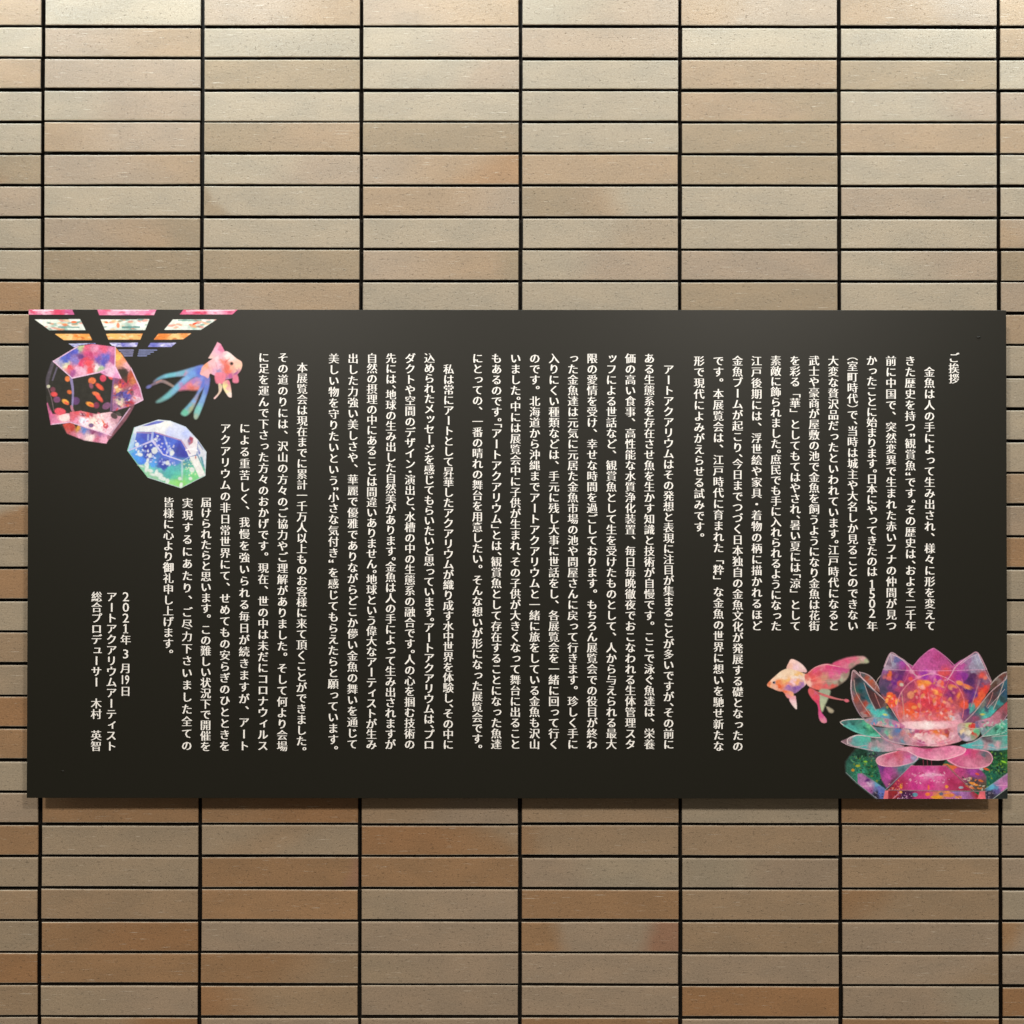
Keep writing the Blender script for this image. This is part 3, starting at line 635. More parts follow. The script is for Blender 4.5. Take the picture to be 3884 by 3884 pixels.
# --- pink and blue goldfish
cv = Canvas(552, 1290, 925, 1600); cv.tr(540, 1270, 4.6)
cv.S([(540, 900), (360, 810), (240, 840), (120, 900)], [40, 52, 48, 20], (165, 142, 128), 3., .85, c2=(120, 105, 140)); cv.S([(250, 830), (330, 790)], 22, (200, 140, 120), 2.5, .6)
cv.G([(1075, 530), (880, 570), (640, 640), (400, 690), (260, 760), (190, 830), (340, 770), (560, 730), (760, 720), (1010, 700)],
     [(1000, 570, 115, 135, 210), (850, 600, 120, 165, 210), (700, 660, 115, 185, 205), (500, 700, 115, 190, 205), (300, 760, 105, 165, 185), (740, 700, 175, 150, 180), (220, 810, 130, 135, 165)], 2.4, smooth=True)
cv.E(115, 905, 44, 26, (110, 115, 175), -25, 3)
cv.G([(1060, 700), (880, 760), (620, 960), (760, 960), (1010, 960), (1090, 860), (1130, 740)],
     [(1000, 720, 90, 110, 205), (900, 800, 170, 130, 190), (750, 880, 205, 120, 160), (850, 900, 225, 130, 135), (960, 860, 205, 150, 170), (1060, 800, 130, 140, 215), (880, 950, 215, 115, 100), (980, 940, 220, 130, 120)], 3.2, smooth=True)
cv.G([(1010, 560), (1060, 720), (900, 740), (700, 900), (500, 1080), (330, 1170), (240, 1170), (420, 1030), (640, 820), (860, 620)],
     [(1000, 640, 95, 115, 210), (880, 700, 115, 160, 220), (740, 800, 130, 180, 225), (600, 920, 120, 185, 215), (450, 1050, 115, 185, 190), (320, 1130, 115, 165, 160), (700, 900, 175, 145, 195)], 3.0, smooth=True)
cv.G([(1090, 720), (1090, 880), (1000, 1020), (930, 1200), (860, 1330), (760, 1415), (680, 1390), (690, 1340), (800, 1220), (940, 1040), (1050, 800)],
     [(1060, 850, 100, 120, 205), (980, 1000, 120, 150, 215), (880, 1140, 130, 175, 220), (800, 1250, 115, 180, 205), (740, 1340, 110, 195, 165), (850, 1300, 165, 170, 130), (930, 1150, 180, 135, 125)], 2.4, smooth=True)
cv.G([(1170, 730), (1165, 900), (1090, 1150), (1010, 1360), (950, 1470), (900, 1440), (920, 1300), (1020, 1100), (1080, 900), (1100, 740)],
     [(1140, 800, 125, 125, 195), (1110, 950, 105, 130, 210), (1050, 1150, 125, 165, 215), (980, 1320, 125, 195, 190), (940, 1440, 160, 180, 160)], 2.0, smooth=True)
cv.G([(1310, 125), (1370, 160), (1440, 290), (1330, 370), (1240, 420), (1150, 410), (1230, 280)], [(1300, 180, 235, 165, 185), (1330, 260, 232, 180, 205), (1260, 340, 235, 190, 200), (1400, 240, 225, 130, 165), (1190, 400, 235, 200, 190)], 1.0)
cv.G([(1060, 540), (1180, 450), (1320, 360), (1440, 290), (1520, 310), (1640, 410), (1730, 470), (1740, 560), (1690, 660), (1580, 750), (1450, 780), (1380, 760), (1240, 700), (1180, 680), (1150, 760), (1080, 720), (1010, 690), (1030, 600)],
     [(1120, 520, 240, 165, 130), (1200, 520, 242, 190, 195), (1100, 640, 240, 185, 190), (1070, 600, 238, 175, 160), (1300, 430, 245, 215, 220), (1480, 330, 248, 235, 230), (1560, 400, 245, 225, 218), (1320, 560, 240, 190, 205), (1450, 480, 232, 130, 115), (1460, 570, 230, 115, 95), (1500, 640, 232, 120, 95), (1560, 580, 240, 175, 150), (1650, 500, 245, 200, 180), (1700, 560, 245, 205, 175), (1620, 640, 235, 185, 165), (1640, 670, 175, 95, 150), (1520, 720, 190, 95, 150), (1400, 690, 225, 130, 155), (1250, 650, 225, 175, 200), (1340, 640, 165, 150, 190), (1480, 770, 170, 130, 165), (1380, 350, 240, 180, 195)], 1.0, smooth=True, power=3.2)
for q in ([(1150, 560), (1180, 640)], [(1210, 540), (1240, 640)], [(1280, 480), (1310, 600)], [(1400, 400), (1440, 480)]): cv.S(q, 12, (215, 130, 150), 2, .5)
cv.S([(1520, 420), (1450, 480), (1440, 580), (1500, 680)], 16, (215, 95, 85), 1.8, .6)
cv.P([(1290, 660), (1440, 680), (1440, 820), (1380, 860), (1290, 840), (1265, 740)], (232, 130, 150), 1.8, .95, True)
cv.P([(1590, 720), (1660, 700), (1680, 820), (1630, 840), (1575, 820)], (228, 130, 155), 1.6, .95, True)
cv.G([(1330, 850), (1390, 880), (1380, 980), (1280, 1110), (1250, 1100), (1330, 1000)], [(1350, 900, 215, 195, 165), (1350, 990, 232, 205, 180), (1280, 1090, 238, 200, 195)], 1.2, smooth=True)
cv.G([(1430, 810), (1520, 810), (1560, 1060), (1530, 1090), (1480, 1050), (1400, 900)], [(1480, 830, 225, 130, 155), (1500, 930, 235, 175, 175), (1430, 900, 230, 225, 150), (1470, 980, 240, 230, 175), (1540, 1060, 248, 228, 218)], 1.2, smooth=True)
cv.E(1558, 503, 32, 30, (120, 85, 75), 0, 2); cv.E(1560, 503, 17, 17, (25, 22, 25), 0, 1.4)
emit(cv, 'pink_goldfish_picture', 3, .04)

# --- orange and pink goldfish
cv = Canvas(2905, 2482, 3302, 2748); cv.tr(2880, 2470, 4.391)
cv.G([(1210, 220), (1420, 120), (1600, 88), (1740, 90), (1815, 160), (1800, 195), (1640, 210), (1520, 290), (1430, 300)],
     [(1300, 200, 215, 90, 130), (1450, 160, 222, 95, 135), (1600, 110, 218, 115, 140), (1420, 240, 215, 125, 150), (1520, 240, 165, 140, 130), (1700, 170, 170, 165, 140), (1740, 120, 215, 170, 170), (1800, 170, 175, 185, 150)], 2.2, smooth=True)
cv.G([(790, 380), (930, 270), (1090, 215), (1230, 225), (1420, 290), (1500, 300), (1470, 440), (1350, 550), (1180, 630), (990, 645), (860, 600), (770, 480)],
     [(850, 380, 218, 90, 95), (950, 300, 222, 95, 130), (1050, 240, 225, 130, 150), (1150, 260, 212, 75, 125), (1280, 270, 205, 70, 130), (1400, 300, 205, 80, 140), (1000, 350, 205, 85, 100), (1200, 370, 218, 100, 145), (1330, 350, 212, 95, 150), (900, 450, 222, 95, 90), (1000, 480, 232, 135, 120), (1080, 440, 205, 150, 125), (1150, 530, 160, 145, 130), (1250, 520, 165, 165, 145), (1380, 460, 175, 180, 155), (1440, 390, 160, 140, 125), (1280, 440, 205, 130, 145), (950, 580, 228, 110, 100), (1100, 610, 222, 105, 110), (1220, 590, 205, 95, 85), (830, 520, 235, 180, 170), (1350, 540, 120, 110, 95)], 1.8, smooth=True, power=3.2)
for q in ([(860, 400), (1050, 270), (1380, 320)], [(860, 440), (1100, 330), (1440, 370)], [(870, 500), (1100, 450), (1380, 440)], [(870, 560), (1080, 560), (1280, 560)], [(850, 400), (980, 290), (1150, 240)]):
    cv.S(q, 9, (200, 60, 100), 2.4, .35)
for q in ([(880, 470), (1080, 400), (1350, 400)], [(880, 530), (1080, 510), (1280, 500)]): cv.S(q, 9, (240, 165, 165), 2.6, .35)
cv.S([(1260, 210), (1450, 150), (1700, 110)], 9, (200, 60, 100), 2.2, .4)
cv.S([(820, 360), (930, 270), (1090, 222), (1240, 240), (1350, 262)], [6, 12, 14, 8], (240, 180, 180), 1., .8)
cv.G([(1000, 650), (1160, 640), (1170, 720), (1090, 900), (1045, 1010), (1010, 900)], [(1100, 670, 165, 175, 150), (1060, 800, 175, 185, 155), (1050, 950, 185, 195, 160)], 2.2, smooth=True)
cv.S([(840, 600), (950, 680), (1120, 745), (1280, 790), (1430, 815)], [16, 34, 44, 26, 12], (205, 85, 90), 1.4, .95, c2=(200, 130, 130)); cv.E(1452, 822, 40, 26, (212, 110, 125), 15, 1.6)
cv.S([(850, 605), (960, 690), (1010, 715)], 12, (110, 60, 50), 1.2, .6)
cv.G([(830, 620), (900, 640), (1000, 740), (1000, 850), (1030, 1010), (1110, 1120), (1115, 1185), (1040, 1185), (990, 1100), (970, 900), (870, 780), (815, 680)],
     [(860, 680, 222, 100, 100), (940, 760, 218, 80, 95), (980, 850, 215, 70, 110), (1000, 960, 215, 75, 130), (1050, 1060, 212, 85, 150), (1080, 1150, 220, 130, 165), (950, 700, 210, 110, 140), (1060, 1180, 225, 150, 160)], 1.2, smooth=True)
cv.S([(1060, 880), (1130, 940)], 5, (150, 150, 120), 1.2, .7); cv.G([(1120, 920), (1230, 980), (1215, 1025), (1160, 1010)], [(1180, 980, 180, 170, 145)], 2., smooth=True)
cv.G([(540, 130), (660, 180), (750, 260), (790, 345), (690, 345), (560, 330), (455, 290), (490, 190)], [(550, 170, 240, 205, 195), (520, 260, 238, 190, 170), (600, 280, 238, 205, 215), (700, 260, 242, 215, 210), (750, 330, 238, 195, 195)], 1., smooth=True)
for k in range(7): cv.S([(560+k*28, 310+k*3), (575+k*22, 190+k*14)], 4, (215, 170, 185), 1., .5)
cv.G([(130, 550), (190, 480), (290, 390), (380, 320), (480, 290), (620, 320), (740, 370), (790, 400), (780, 540), (700, 620), (590, 700), (470, 670), (330, 665), (220, 620), (150, 590)],
     [(160, 540, 228, 130, 90), (200, 570, 240, 190, 150), (250, 470, 240, 205, 180), (340, 390, 242, 222, 195), (450, 330, 242, 215, 185), (420, 400, 240, 215, 190), (570, 360, 245, 222, 190), (650, 380, 240, 195, 130), (620, 430, 245, 228, 215), (700, 450, 240, 215, 200), (330, 520, 232, 135, 80), (350, 590, 226, 100, 50), (420, 500, 240, 185, 120), (480, 470, 240, 190, 120), (520, 560, 235, 160, 155), (570, 520, 240, 200, 210), (500, 620, 150, 110, 175), (600, 630, 130, 90, 160), (660, 590, 140, 100, 175), (700, 540, 165, 120, 180), (640, 520, 240, 180, 130), (740, 500, 235, 200, 185), (290, 590, 240, 185, 160), (230, 600, 240, 190, 170), (470, 540, 235, 150, 110)], 1., smooth=True, power=3.3, noise=.02)
cv.G([(760, 380), (820, 400), (850, 480), (860, 590), (800, 560), (760, 480)], [(790, 420, 215, 110, 100), (830, 520, 240, 195, 175), (840, 580, 240, 190, 180)], 1.4, smooth=True)
cv.G([(380, 650), (540, 670), (570, 740), (520, 785), (460, 770), (420, 700)], [(430, 670, 232, 120, 80), (500, 700, 238, 165, 130), (540, 740, 238, 190, 140), (480, 750, 228, 150, 165)], 1.2, smooth=True)
cv.G([(500, 790), (590, 740), (610, 800), (625, 950), (600, 955), (530, 870)], [(550, 780, 235, 170, 180), (580, 850, 240, 205, 210), (610, 930, 245, 225, 220)], 1.2, smooth=True)
cv.E(245, 522, 27, 26, (150, 140, 150), 0, 1.4); cv.E(240, 520, 14, 15, (30, 26, 30), 0, 1.2)
emit(cv, 'orange_goldfish_picture', 4, .05)

# --- lotus tank on its mirrored base
cv = Canvas(3180, 2452, 3826, 3036)
cv.tr(3180, 2780, 2.927)     # base
cv.G([(200, 170), (80, 320), (85, 440), (210, 560), (440, 745), (1900, 745), (1900, 170)],
     [(150, 300, 40, 85, 75), (120, 400, 50, 100, 85), (250, 240, 25, 60, 45), (300, 330, 40, 105, 70), (350, 400, 35, 95, 60), (250, 430, 60, 150, 120), (430, 500, 40, 120, 90), (400, 250, 70, 80, 90), (500, 560, 30, 60, 55), (1780, 300, 35, 90, 55), (1850, 330, 55, 110, 45), (1700, 500, 35, 105, 85), (1800, 420, 45, 95, 70), (1750, 220, 30, 60, 50)], 3.0, power=3, noise=.22)
cv.spots([(120, 240), (420, 220), (480, 560), (220, 520)], 170, [(50, 125, 75), (20, 42, 38), (90, 150, 110), (110, 130, 50), (35, 100, 90), (16, 28, 24), (22, 50, 42)], (3, 9), 1.2, .75)
cv.spots([(1690, 200), (1880, 230), (1880, 440), (1650, 600)], 110, [(50, 125, 75), (20, 45, 38), (90, 150, 80), (120, 160, 50), (30, 105, 90), (16, 30, 24), (22, 50, 40)], (3, 9), 1.2, .75)
cv.G([(430, 340), (860, 300), (700, 480), (540, 620), (480, 520)], [(520, 420, 175, 70, 150), (560, 470, 190, 80, 160), (480, 380, 110, 55, 130), (700, 400, 80, 120, 130), (620, 540, 110, 60, 85), (760, 370, 120, 140, 150)], 1.6, .95, noise=.1)
cv.G([(1200, 350), (1560, 390), (1640, 480), (1640, 640), (1520, 640), (1380, 540)], [(1350, 420, 200, 70, 140), (1500, 430, 170, 70, 160), (1250, 370, 215, 110, 70), (1480, 520, 80, 70, 70), (1560, 600, 90, 80, 60)], 1.6, .95, noise=.15)
cv.G([(800, 360), (1190, 360), (1480, 640), (545, 635)], [(850, 400, 195, 65, 135), (1000, 400, 200, 70, 145), (1150, 420, 190, 60, 120), (1020, 465, 235, 165, 205), (920, 490, 215, 90, 155), (1100, 500, 220, 110, 165), (700, 560, 175, 50, 90), (600, 620, 160, 45, 60), (1000, 570, 205, 60, 135), (850, 600, 200, 60, 140), (1250, 560, 175, 50, 95), (1400, 620, 165, 50, 75)], 1.0, noise=.06)
cv.S([(900, 478), (1020, 462), (1160, 468)], [16, 34, 16], (238, 180, 212), 2., .7)
cv.spots([(820, 440), (1180, 440), (1300, 560), (700, 560)], 50, [(235, 150, 190), (170, 40, 90), (240, 200, 215)], (3, 8), 1., .6)
cv.G([(548, 640), (1500, 652), (1620, 740), (500, 740)], [(620, 680, 150, 45, 50), (720, 700, 60, 35, 70), (800, 680, 80, 35, 80), (900, 700, 195, 60, 120), (1000, 700, 205, 70, 140), (1100, 720, 215, 150, 60), (1250, 700, 200, 120, 160), (1400, 690, 165, 110, 170), (1560, 680, 165, 50, 60), (1300, 670, 150, 120, 190), (980, 735, 215, 70, 130)], .8, noise=.12)
for x, y, rx, ry, c in [(695, 590, 16, 28, (235, 150, 50)), (690, 658, 18, 14, (240, 180, 70)), (850, 685, 30, 22, (90, 160, 175)), (990, 680, 28, 20, (235, 130, 50)), (1200, 595, 20, 18, (235, 150, 60)), (1000, 605, 12, 30, (225, 110, 70)), (1090, 712, 70, 18, (230, 160, 50)), (1230, 690, 60, 22, (225, 140, 60)), (1330, 712, 40, 16, (220, 150, 70)), (1140, 675, 24, 18, (90, 100, 130)), (1205, 655, 36, 10, (235, 150, 60)), (1500, 565, 55, 14, (238, 155, 60)), (1460, 600, 50, 12, (215, 120, 60)), (1580, 530, 30, 12, (220, 120, 50)), (1360, 605, 26, 14, (160, 175, 190)), (1640, 400, 34, 12, (215, 95, 50)), (1540, 455, 26, 12, (225, 90, 60)), (1585, 400, 24, 14, (190, 200, 200)), (215, 365, 26, 14, (165, 175, 50)), (160, 412, 18, 16, (190, 140, 40)), (300, 318, 22, 10, (140, 190, 60)), (1835, 320, 30, 10, (150, 215, 60)), (1190, 350, 30, 9, (220, 130, 60)), (1280, 380, 34, 16, (220, 110, 60))]:
    cv.E(x, y, rx, ry, c, 20 if x > 1400 else 0, 1.2, .92)
cv.spots([(600, 650), (850, 660), (800, 735), (640, 735)], 40, [(170, 110, 160), (35, 22, 50), (225, 180, 205)], (2, 6), .9, .8)
cv.spots([(560, 560), (760, 500), (680, 630), (560, 630)], 26, [(235, 140, 90), (120, 30, 50), (220, 150, 150)], (3, 7), 1., .7)
cv.spots([(1330, 480), (1620, 520), (1630, 640), (1460, 640)], 34, [(225, 130, 60), (50, 60, 55), (120, 60, 60), (200, 190, 170)], (4, 10), 1., .75)
cv.P([(510, 640), (552, 640), (550, 740), (495, 740)], (226, 120, 125), 1.); cv.P([(1570, 645), (1625, 645), (1635, 740), (1540, 740)], (226, 110, 120), 1.)
cv.S([(600, 735), (680, 660)], 12, (200, 130, 140), .8, .9); cv.S([(1250, 655), (1370, 735)], 10, (190, 90, 120), .8, .8)
cv.G([(210, 450), (270, 450), (520, 620), (495, 740), (430, 740), (215, 560)], [(270, 500, 165, 110, 160), (330, 520, 90, 40, 110), (300, 570, 190, 120, 175), (350, 560, 200, 170, 200), (430, 590, 95, 165, 205), (450, 620, 110, 120, 190), (420, 680, 50, 45, 60), (470, 650, 90, 110, 180), (340, 640, 165, 90, 150)], 1.0, power=3.4, noise=.1)
cv.G([(1880, 440), (1630, 620), (1635, 740), (1700, 740), (1890, 590)], [(1850, 500, 165, 115, 160), (1800, 540, 190, 130, 175), (1700, 600, 95, 175, 205), (1680, 660, 55, 45, 70), (1740, 630, 100, 90, 150), (1820, 600, 200, 120, 180), (1700, 700, 60, 55, 70)], 1.0, power=3.4, noise=.1)
cv.spots([(360, 640), (500, 650), (480, 735), (420, 730)], 20, [(150, 140, 160), (30, 28, 36)], (2, 6), .9, .7); cv.spots([(1640, 640), (1740, 650), (1680, 735), (1640, 735)], 20, [(150, 140, 160), (30, 28, 36)], (2, 6), .9, .7)
cv.P([(1890, 600), (1890, 745), (1700, 745)], (38, 44, 42), 1.)
for q, c in (([(85, 440), (210, 560), (450, 745)], (150, 160, 165)), ([(265, 455), (520, 632)], (120, 145, 140)), ([(520, 632), (870, 300)], (150, 165, 170)), ([(1180, 345), (1500, 640)], (185, 120, 130)), ([(800, 362), (1190, 362)], (200, 140, 150)), ([(545, 632), (1640, 648)], (190, 130, 150)), ([(1890, 442), (1620, 625)], (130, 165, 165)), ([(1700, 742), (1890, 600)], (185, 190, 190)), ([(250, 590), (370, 588)], (225, 180, 205)), ([(1750, 582), (1890, 580)], (225, 170, 200))):
    cv.S(q, 6, c, .9, .8, smooth=False)
cv.P([(880, 290), (1200, 290), (1150, 362), (830, 362)], (28, 22, 24), 1.2)
for x in (940, 985, 1030): cv.S([(x, 300), (x+4, 360)], 9, (150, 60, 85), 1., .6)
# lotus, left half coordinates
cv.tr(3180, 2440, 4.6)
cv.G([(30, 1370), (180, 1325), (430, 1315), (560, 1400), (720, 1600), (700, 1640), (540, 1620), (280, 1540), (90, 1430)],
     [(120, 1380, 70, 110, 110), (250, 1400, 45, 95, 90), (400, 1380, 75, 120, 115), (450, 1430, 80, 175, 150), (520, 1420, 115, 205, 150), (250, 1500, 75, 170, 160), (400, 1560, 85, 185, 165), (450, 1490, 45, 110, 95), (600, 1540, 50, 130, 105), (600, 1600, 100, 205, 170), (150, 1440, 85, 165, 160)], 1.0, smooth=True, noise=.06)
cv.G([(50, 1710), (180, 1650), (350, 1595), (600, 1640), (740, 1640), (1140, 1800), (1050, 1860), (850, 1890), (600, 1880), (330, 1820), (150, 1760)],
     [(100, 1700, 140, 110, 120), (170, 1690, 160, 140, 150), (280, 1680, 95, 170, 170), (400, 1680, 85, 185, 165), (500, 1660, 80, 180, 160), (420, 1740, 85, 175, 165), (600, 1660, 85, 85, 90), (700, 1680, 110, 130, 130), (550, 1760, 175, 150, 160), (700, 1760, 195, 160, 170), (450, 1840, 95, 180, 180), (650, 1850, 120, 185, 185), (850, 1820, 200, 165, 180), (1000, 1800, 190, 150, 165), (850, 1700, 150, 130, 150)], 1.0, smooth=True, noise=.05)
cv.S([(50, 1712), (180, 1780), (400, 1830), (600, 1870)], 12, (210, 180, 190), 1, .8); cv.S([(160, 1750), (170, 1660), (350, 1600), (620, 1640), (740, 1640)], 14, (222, 205, 205), 1, .85); cv.S([(160, 1740), (300, 1800), (480, 1780)], 12, (215, 170, 180), 1, .7)
cv.S([(440, 1322), (180, 1330), (35, 1368), (90, 1430)], 13, (228, 208, 205), 1, .9); cv.S([(90, 1430), (280, 1530), (540, 1615), (720, 1600)], 22, (110, 195, 180), 1.4, .9)
# left upright petals
cv.G([(260, 468), (390, 580), (640, 830), (1020, 1300), (1110, 1400), (900, 1400), (560, 1290), (430, 1290), (330, 1150), (235, 960), (215, 700)],
     [(240, 600, 140, 100, 105), (320, 650, 42, 55, 60), (380, 800, 30, 75, 80), (430, 760, 50, 100, 115), (330, 820, 45, 95, 85), (250, 850, 125, 95, 105), (320, 950, 160, 80, 65), (420, 950, 35, 65, 75), (500, 960, 50, 110, 120), (560, 1130, 70, 165, 170), (640, 1200, 85, 195, 190), (450, 1110, 165, 70, 55), (520, 1220, 170, 65, 50), (380, 1150, 120, 85, 90), (760, 1240, 85, 195, 175), (750, 1150, 70, 110, 130), (900, 1150, 55, 90, 95), (950, 1230, 70, 75, 95), (800, 1300, 100, 165, 195), (460, 1260, 165, 140, 140), (800, 1070, 110, 80, 90)], 1.2, smooth=False, power=3.2, noise=.06)
cv.G([(440, 690), (630, 850), (860, 1060), (730, 1140), (650, 1150), (540, 960)], [(520, 800, 55, 45, 50), (600, 900, 80, 50, 50), (700, 900, 95, 50, 50), (680, 1050, 85, 55, 60), (760, 1030, 90, 60, 65), (800, 1060, 120, 95, 90)], 1.2)
cv.G([(370, 500), (520, 540), (640, 660), (720, 790), (720, 860), (620, 800), (450, 640)], [(430, 540, 85, 90, 95), (520, 610, 165, 85, 65), (580, 680, 175, 90, 65), (660, 780, 150, 95, 85), (600, 620, 110, 130, 130)], 1.2)
cv.S([(365, 505), (470, 530), (570, 590), (660, 700), (715, 800)], 15, (190, 170, 175), 1, .85); cv.S([(370, 500), (400, 590), (450, 640)], 14, (205, 165, 170), 1, .8)
for q, w, c in (([(215, 800), (225, 620), (262, 470), (390, 580), (640, 830), (860, 1050), (1010, 1280), (1130, 1420)], 17, (205, 170, 175)), ([(215, 780), (250, 1000), (360, 1220), (440, 1310), (560, 1420), (760, 1620)], 20, (165, 140, 150)), ([(270, 640), (300, 840), (420, 1060), (560, 1260)], 12, (190, 165, 155)), ([(445, 690), (540, 950), (650, 1170)], 13, (180, 165, 165)), ([(630, 870), (730, 1120)], 10, (200, 140, 135)), ([(640, 720), (690, 620), (740, 560)], 12, (200, 175, 170)), ([(630, 820), (660, 730)], 10, (195, 150, 150))):
    cv.S(q, w, c, 1, .82)
# centre body: large bowl with petals
body = [(910, 168), (1150, 300), (1290, 400), (1560, 130), (1650, 85), (1800, 180), (2000, 390), (2120, 300), (2400, 170), (2440, 175), (2550, 440), (2660, 650), (2690, 720), (2560, 920), (2440, 1100), (2300, 1270), (2150, 1420), (2300, 1620), (2100, 1720), (1800, 1800), (1300, 1790), (1150, 1700), (1080, 1420), (980, 1200), (840, 1040), (720, 850), (700, 700), (740, 560), (800, 400)]
cv.G(body,
     [(900, 220, 165, 140, 160), (880, 340, 130, 110, 130), (950, 330, 160, 160, 185), (1030, 280, 105, 110, 160), (1090, 350, 165, 75, 160), (850, 420, 175, 155, 175), (1180, 420, 185, 80, 140), (1100, 500, 100, 50, 105), (900, 550, 120, 50, 90), (1050, 580, 115, 45, 125), (980, 700, 115, 45, 135), (820, 700, 95, 75, 110), (780, 820, 75, 70, 95), (900, 830, 100, 60, 110), (1050, 780, 165, 70, 110), (1000, 900, 120, 60, 100), (900, 950, 215, 100, 50), (930, 1060, 225, 90, 50), (1000, 1150, 205, 110, 120), (1060, 1250, 220, 110, 105),
      (1300, 600, 185, 65, 120), (1260, 720, 160, 65, 105), (1180, 820, 175, 85, 105), (1160, 1000, 170, 85, 105), (1250, 1080, 210, 80, 75), (1200, 1200, 225, 100, 80), (1150, 1300, 200, 130, 135), (1350, 1000, 195, 70, 90), (1400, 1150, 205, 70, 80), (1350, 1250, 225, 90, 65), (1300, 1340, 215, 130, 130), (1450, 1300, 225, 130, 145),
      (1620, 150, 190, 85, 150), (1560, 300, 185, 85, 150), (1700, 250, 175, 70, 130), (1650, 400, 190, 85, 150), (1800, 350, 180, 80, 140), (1450, 420, 195, 95, 160), (1500, 550, 155, 60, 165), (1650, 520, 205, 110, 175), (1700, 620, 175, 50, 155), (1600, 700, 190, 60, 115), (1860, 540, 215, 85, 90), (1950, 640, 190, 65, 125), (1450, 700, 220, 110, 80), (1550, 850, 225, 75, 75), (1650, 850, 215, 90, 100), (1700, 950, 225, 90, 80), (1500, 1000, 215, 65, 80), (1600, 1100, 205, 65, 85), (1750, 1100, 225, 80, 70), (1850, 1150, 210, 75, 85), (1550, 1250, 210, 80, 95), (1700, 1280, 205, 95, 110), (1850, 1250, 215, 100, 95), (1980, 1100, 195, 95, 105),
      (2100, 600, 175, 60, 155), (2000, 830, 165, 60, 115), (1950, 900, 130, 50, 110), (2100, 900, 190, 80, 85), (2200, 560, 140, 55, 150), (2300, 650, 80, 45, 100), (2350, 560, 90, 50, 95), (2280, 800, 90, 45, 115), (2350, 900, 105, 60, 140), (2300, 1000, 105, 50, 120), (2480, 560, 190, 90, 95), (2500, 700, 115, 75, 115), (2560, 650, 140, 100, 125), (2250, 350, 155, 115, 155), (2150, 400, 185, 85, 155), (2400, 300, 165, 165, 190), (2450, 400, 150, 150, 170), (2350, 420, 155, 145, 170), (2480, 900, 215, 95, 65), (2530, 800, 205, 70, 60), (2420, 1030, 215, 90, 60), (2200, 1060, 215, 90, 65), (2250, 1180, 100, 55, 115), (2200, 1280, 140, 80, 120), (2330, 1130, 85, 150, 150),
      (1300, 1430, 235, 185, 190), (1550, 1420, 248, 222, 225), (1800, 1430, 235, 150, 165), (2000, 1430, 228, 160, 175), (2100, 1350, 215, 160, 175), (1950, 1340, 215, 150, 150),
      (1350, 1520, 190, 90, 130), (1450, 1560, 205, 90, 110), (1250, 1500, 110, 110, 150), (1200, 1580, 190, 160, 160), (1400, 1620, 238, 190, 185), (1500, 1680, 238, 190, 195), (1600, 1540, 195, 70, 110), (1700, 1520, 220, 120, 70), (1750, 1560, 225, 110, 75), (1650, 1600, 232, 160, 165), (1800, 1620, 235, 175, 180), (1900, 1560, 170, 80, 75), (1990, 1600, 215, 160, 175), (1600, 1700, 240, 195, 205), (1450, 1720, 190, 90, 140), (1800, 1700, 232, 150, 170), (2100, 1680, 205, 150, 165), (1250, 1700, 205, 150, 165)],
     1.0, power=3.8, noise=.08)
# goldfish glints inside the bowl
fishc = [(238, 120, 60), (245, 165, 80), (232, 90, 70), (250, 190, 110), (225, 70, 80), (240, 150, 150)]
for x, y, rx, ry, c in [(890, 540, 42, 60, (240, 120, 60)), (880, 610, 50, 40, (225, 110, 100)), (800, 590, 30, 36, (195, 110, 120)), (1080, 700, 60, 50, (215, 100, 90)), (1100, 720, 34, 28, (205, 210, 195)), (1260, 620, 40, 36, (225, 90, 80)), (900, 900, 60, 50, (238, 105, 50)), (950, 960, 70, 36, (240, 120, 55)), (930, 1060, 60, 66, (232, 95, 55)), (1260, 900, 60, 66, (230, 150, 110)), (1490, 690, 110, 46, (240, 130, 60)), (1450, 750, 66, 44, (245, 160, 80)), (1300, 1100, 90, 60, (232, 90, 60)), (1280, 1210, 130, 54, (236, 95, 50)), (1560, 680, 60, 30, (245, 170, 80)), (1690, 850, 70, 40, (245, 170, 90)), (1660, 930, 60, 30, (230, 140, 130)), (1780, 700, 60, 60, (238, 110, 70)), (1740, 730, 50, 24, (225, 140, 160)), (2010, 750, 60, 24, (238, 150, 90)), (2110, 690, 60, 40, (245, 170, 80)), (2230, 740, 110, 24, (240, 130, 70)), (2240, 780, 60, 16, (240, 160, 80)), (2090, 920, 26, 70, (235, 140, 80)), (1880, 1040, 70, 26, (235, 150, 145)), (1960, 1100, 80, 26, (235, 120, 120)), (2200, 1080, 70, 60, (230, 90, 70)), (1790, 1280, 100, 44, (228, 90, 70)), (1970, 1300, 60, 40, (205, 210, 215)), (2500, 560, 40, 50, (220, 90, 80)), (2560, 600, 36, 36, (225, 120, 100)), (2500, 900, 60, 90, (230, 100, 65)), (2560, 800, 30, 60, (225, 70, 60)), (2440, 1080, 40, 80, (232, 110, 60)), (2330, 1140, 30, 90, (90, 175, 165)), (1680, 1560, 90, 30, (235, 130, 60)), (1850, 1600, 60, 30, (225, 110, 70)), (1640, 1740, 80, 20, (240, 200, 210)), (1820, 1640, 60, 40, (248, 215, 215)), (1400, 1620, 70, 50, (248, 225, 222)), (1440, 1720, 60, 22, (175, 80, 135))]:
    cv.E(x, y, rx, ry, c, 20, 2.6, .85)
cv.spots([(860, 860), (1060, 980), (960, 1130), (840, 1040)], 22, fishc, (9, 22), 1.4, .8)
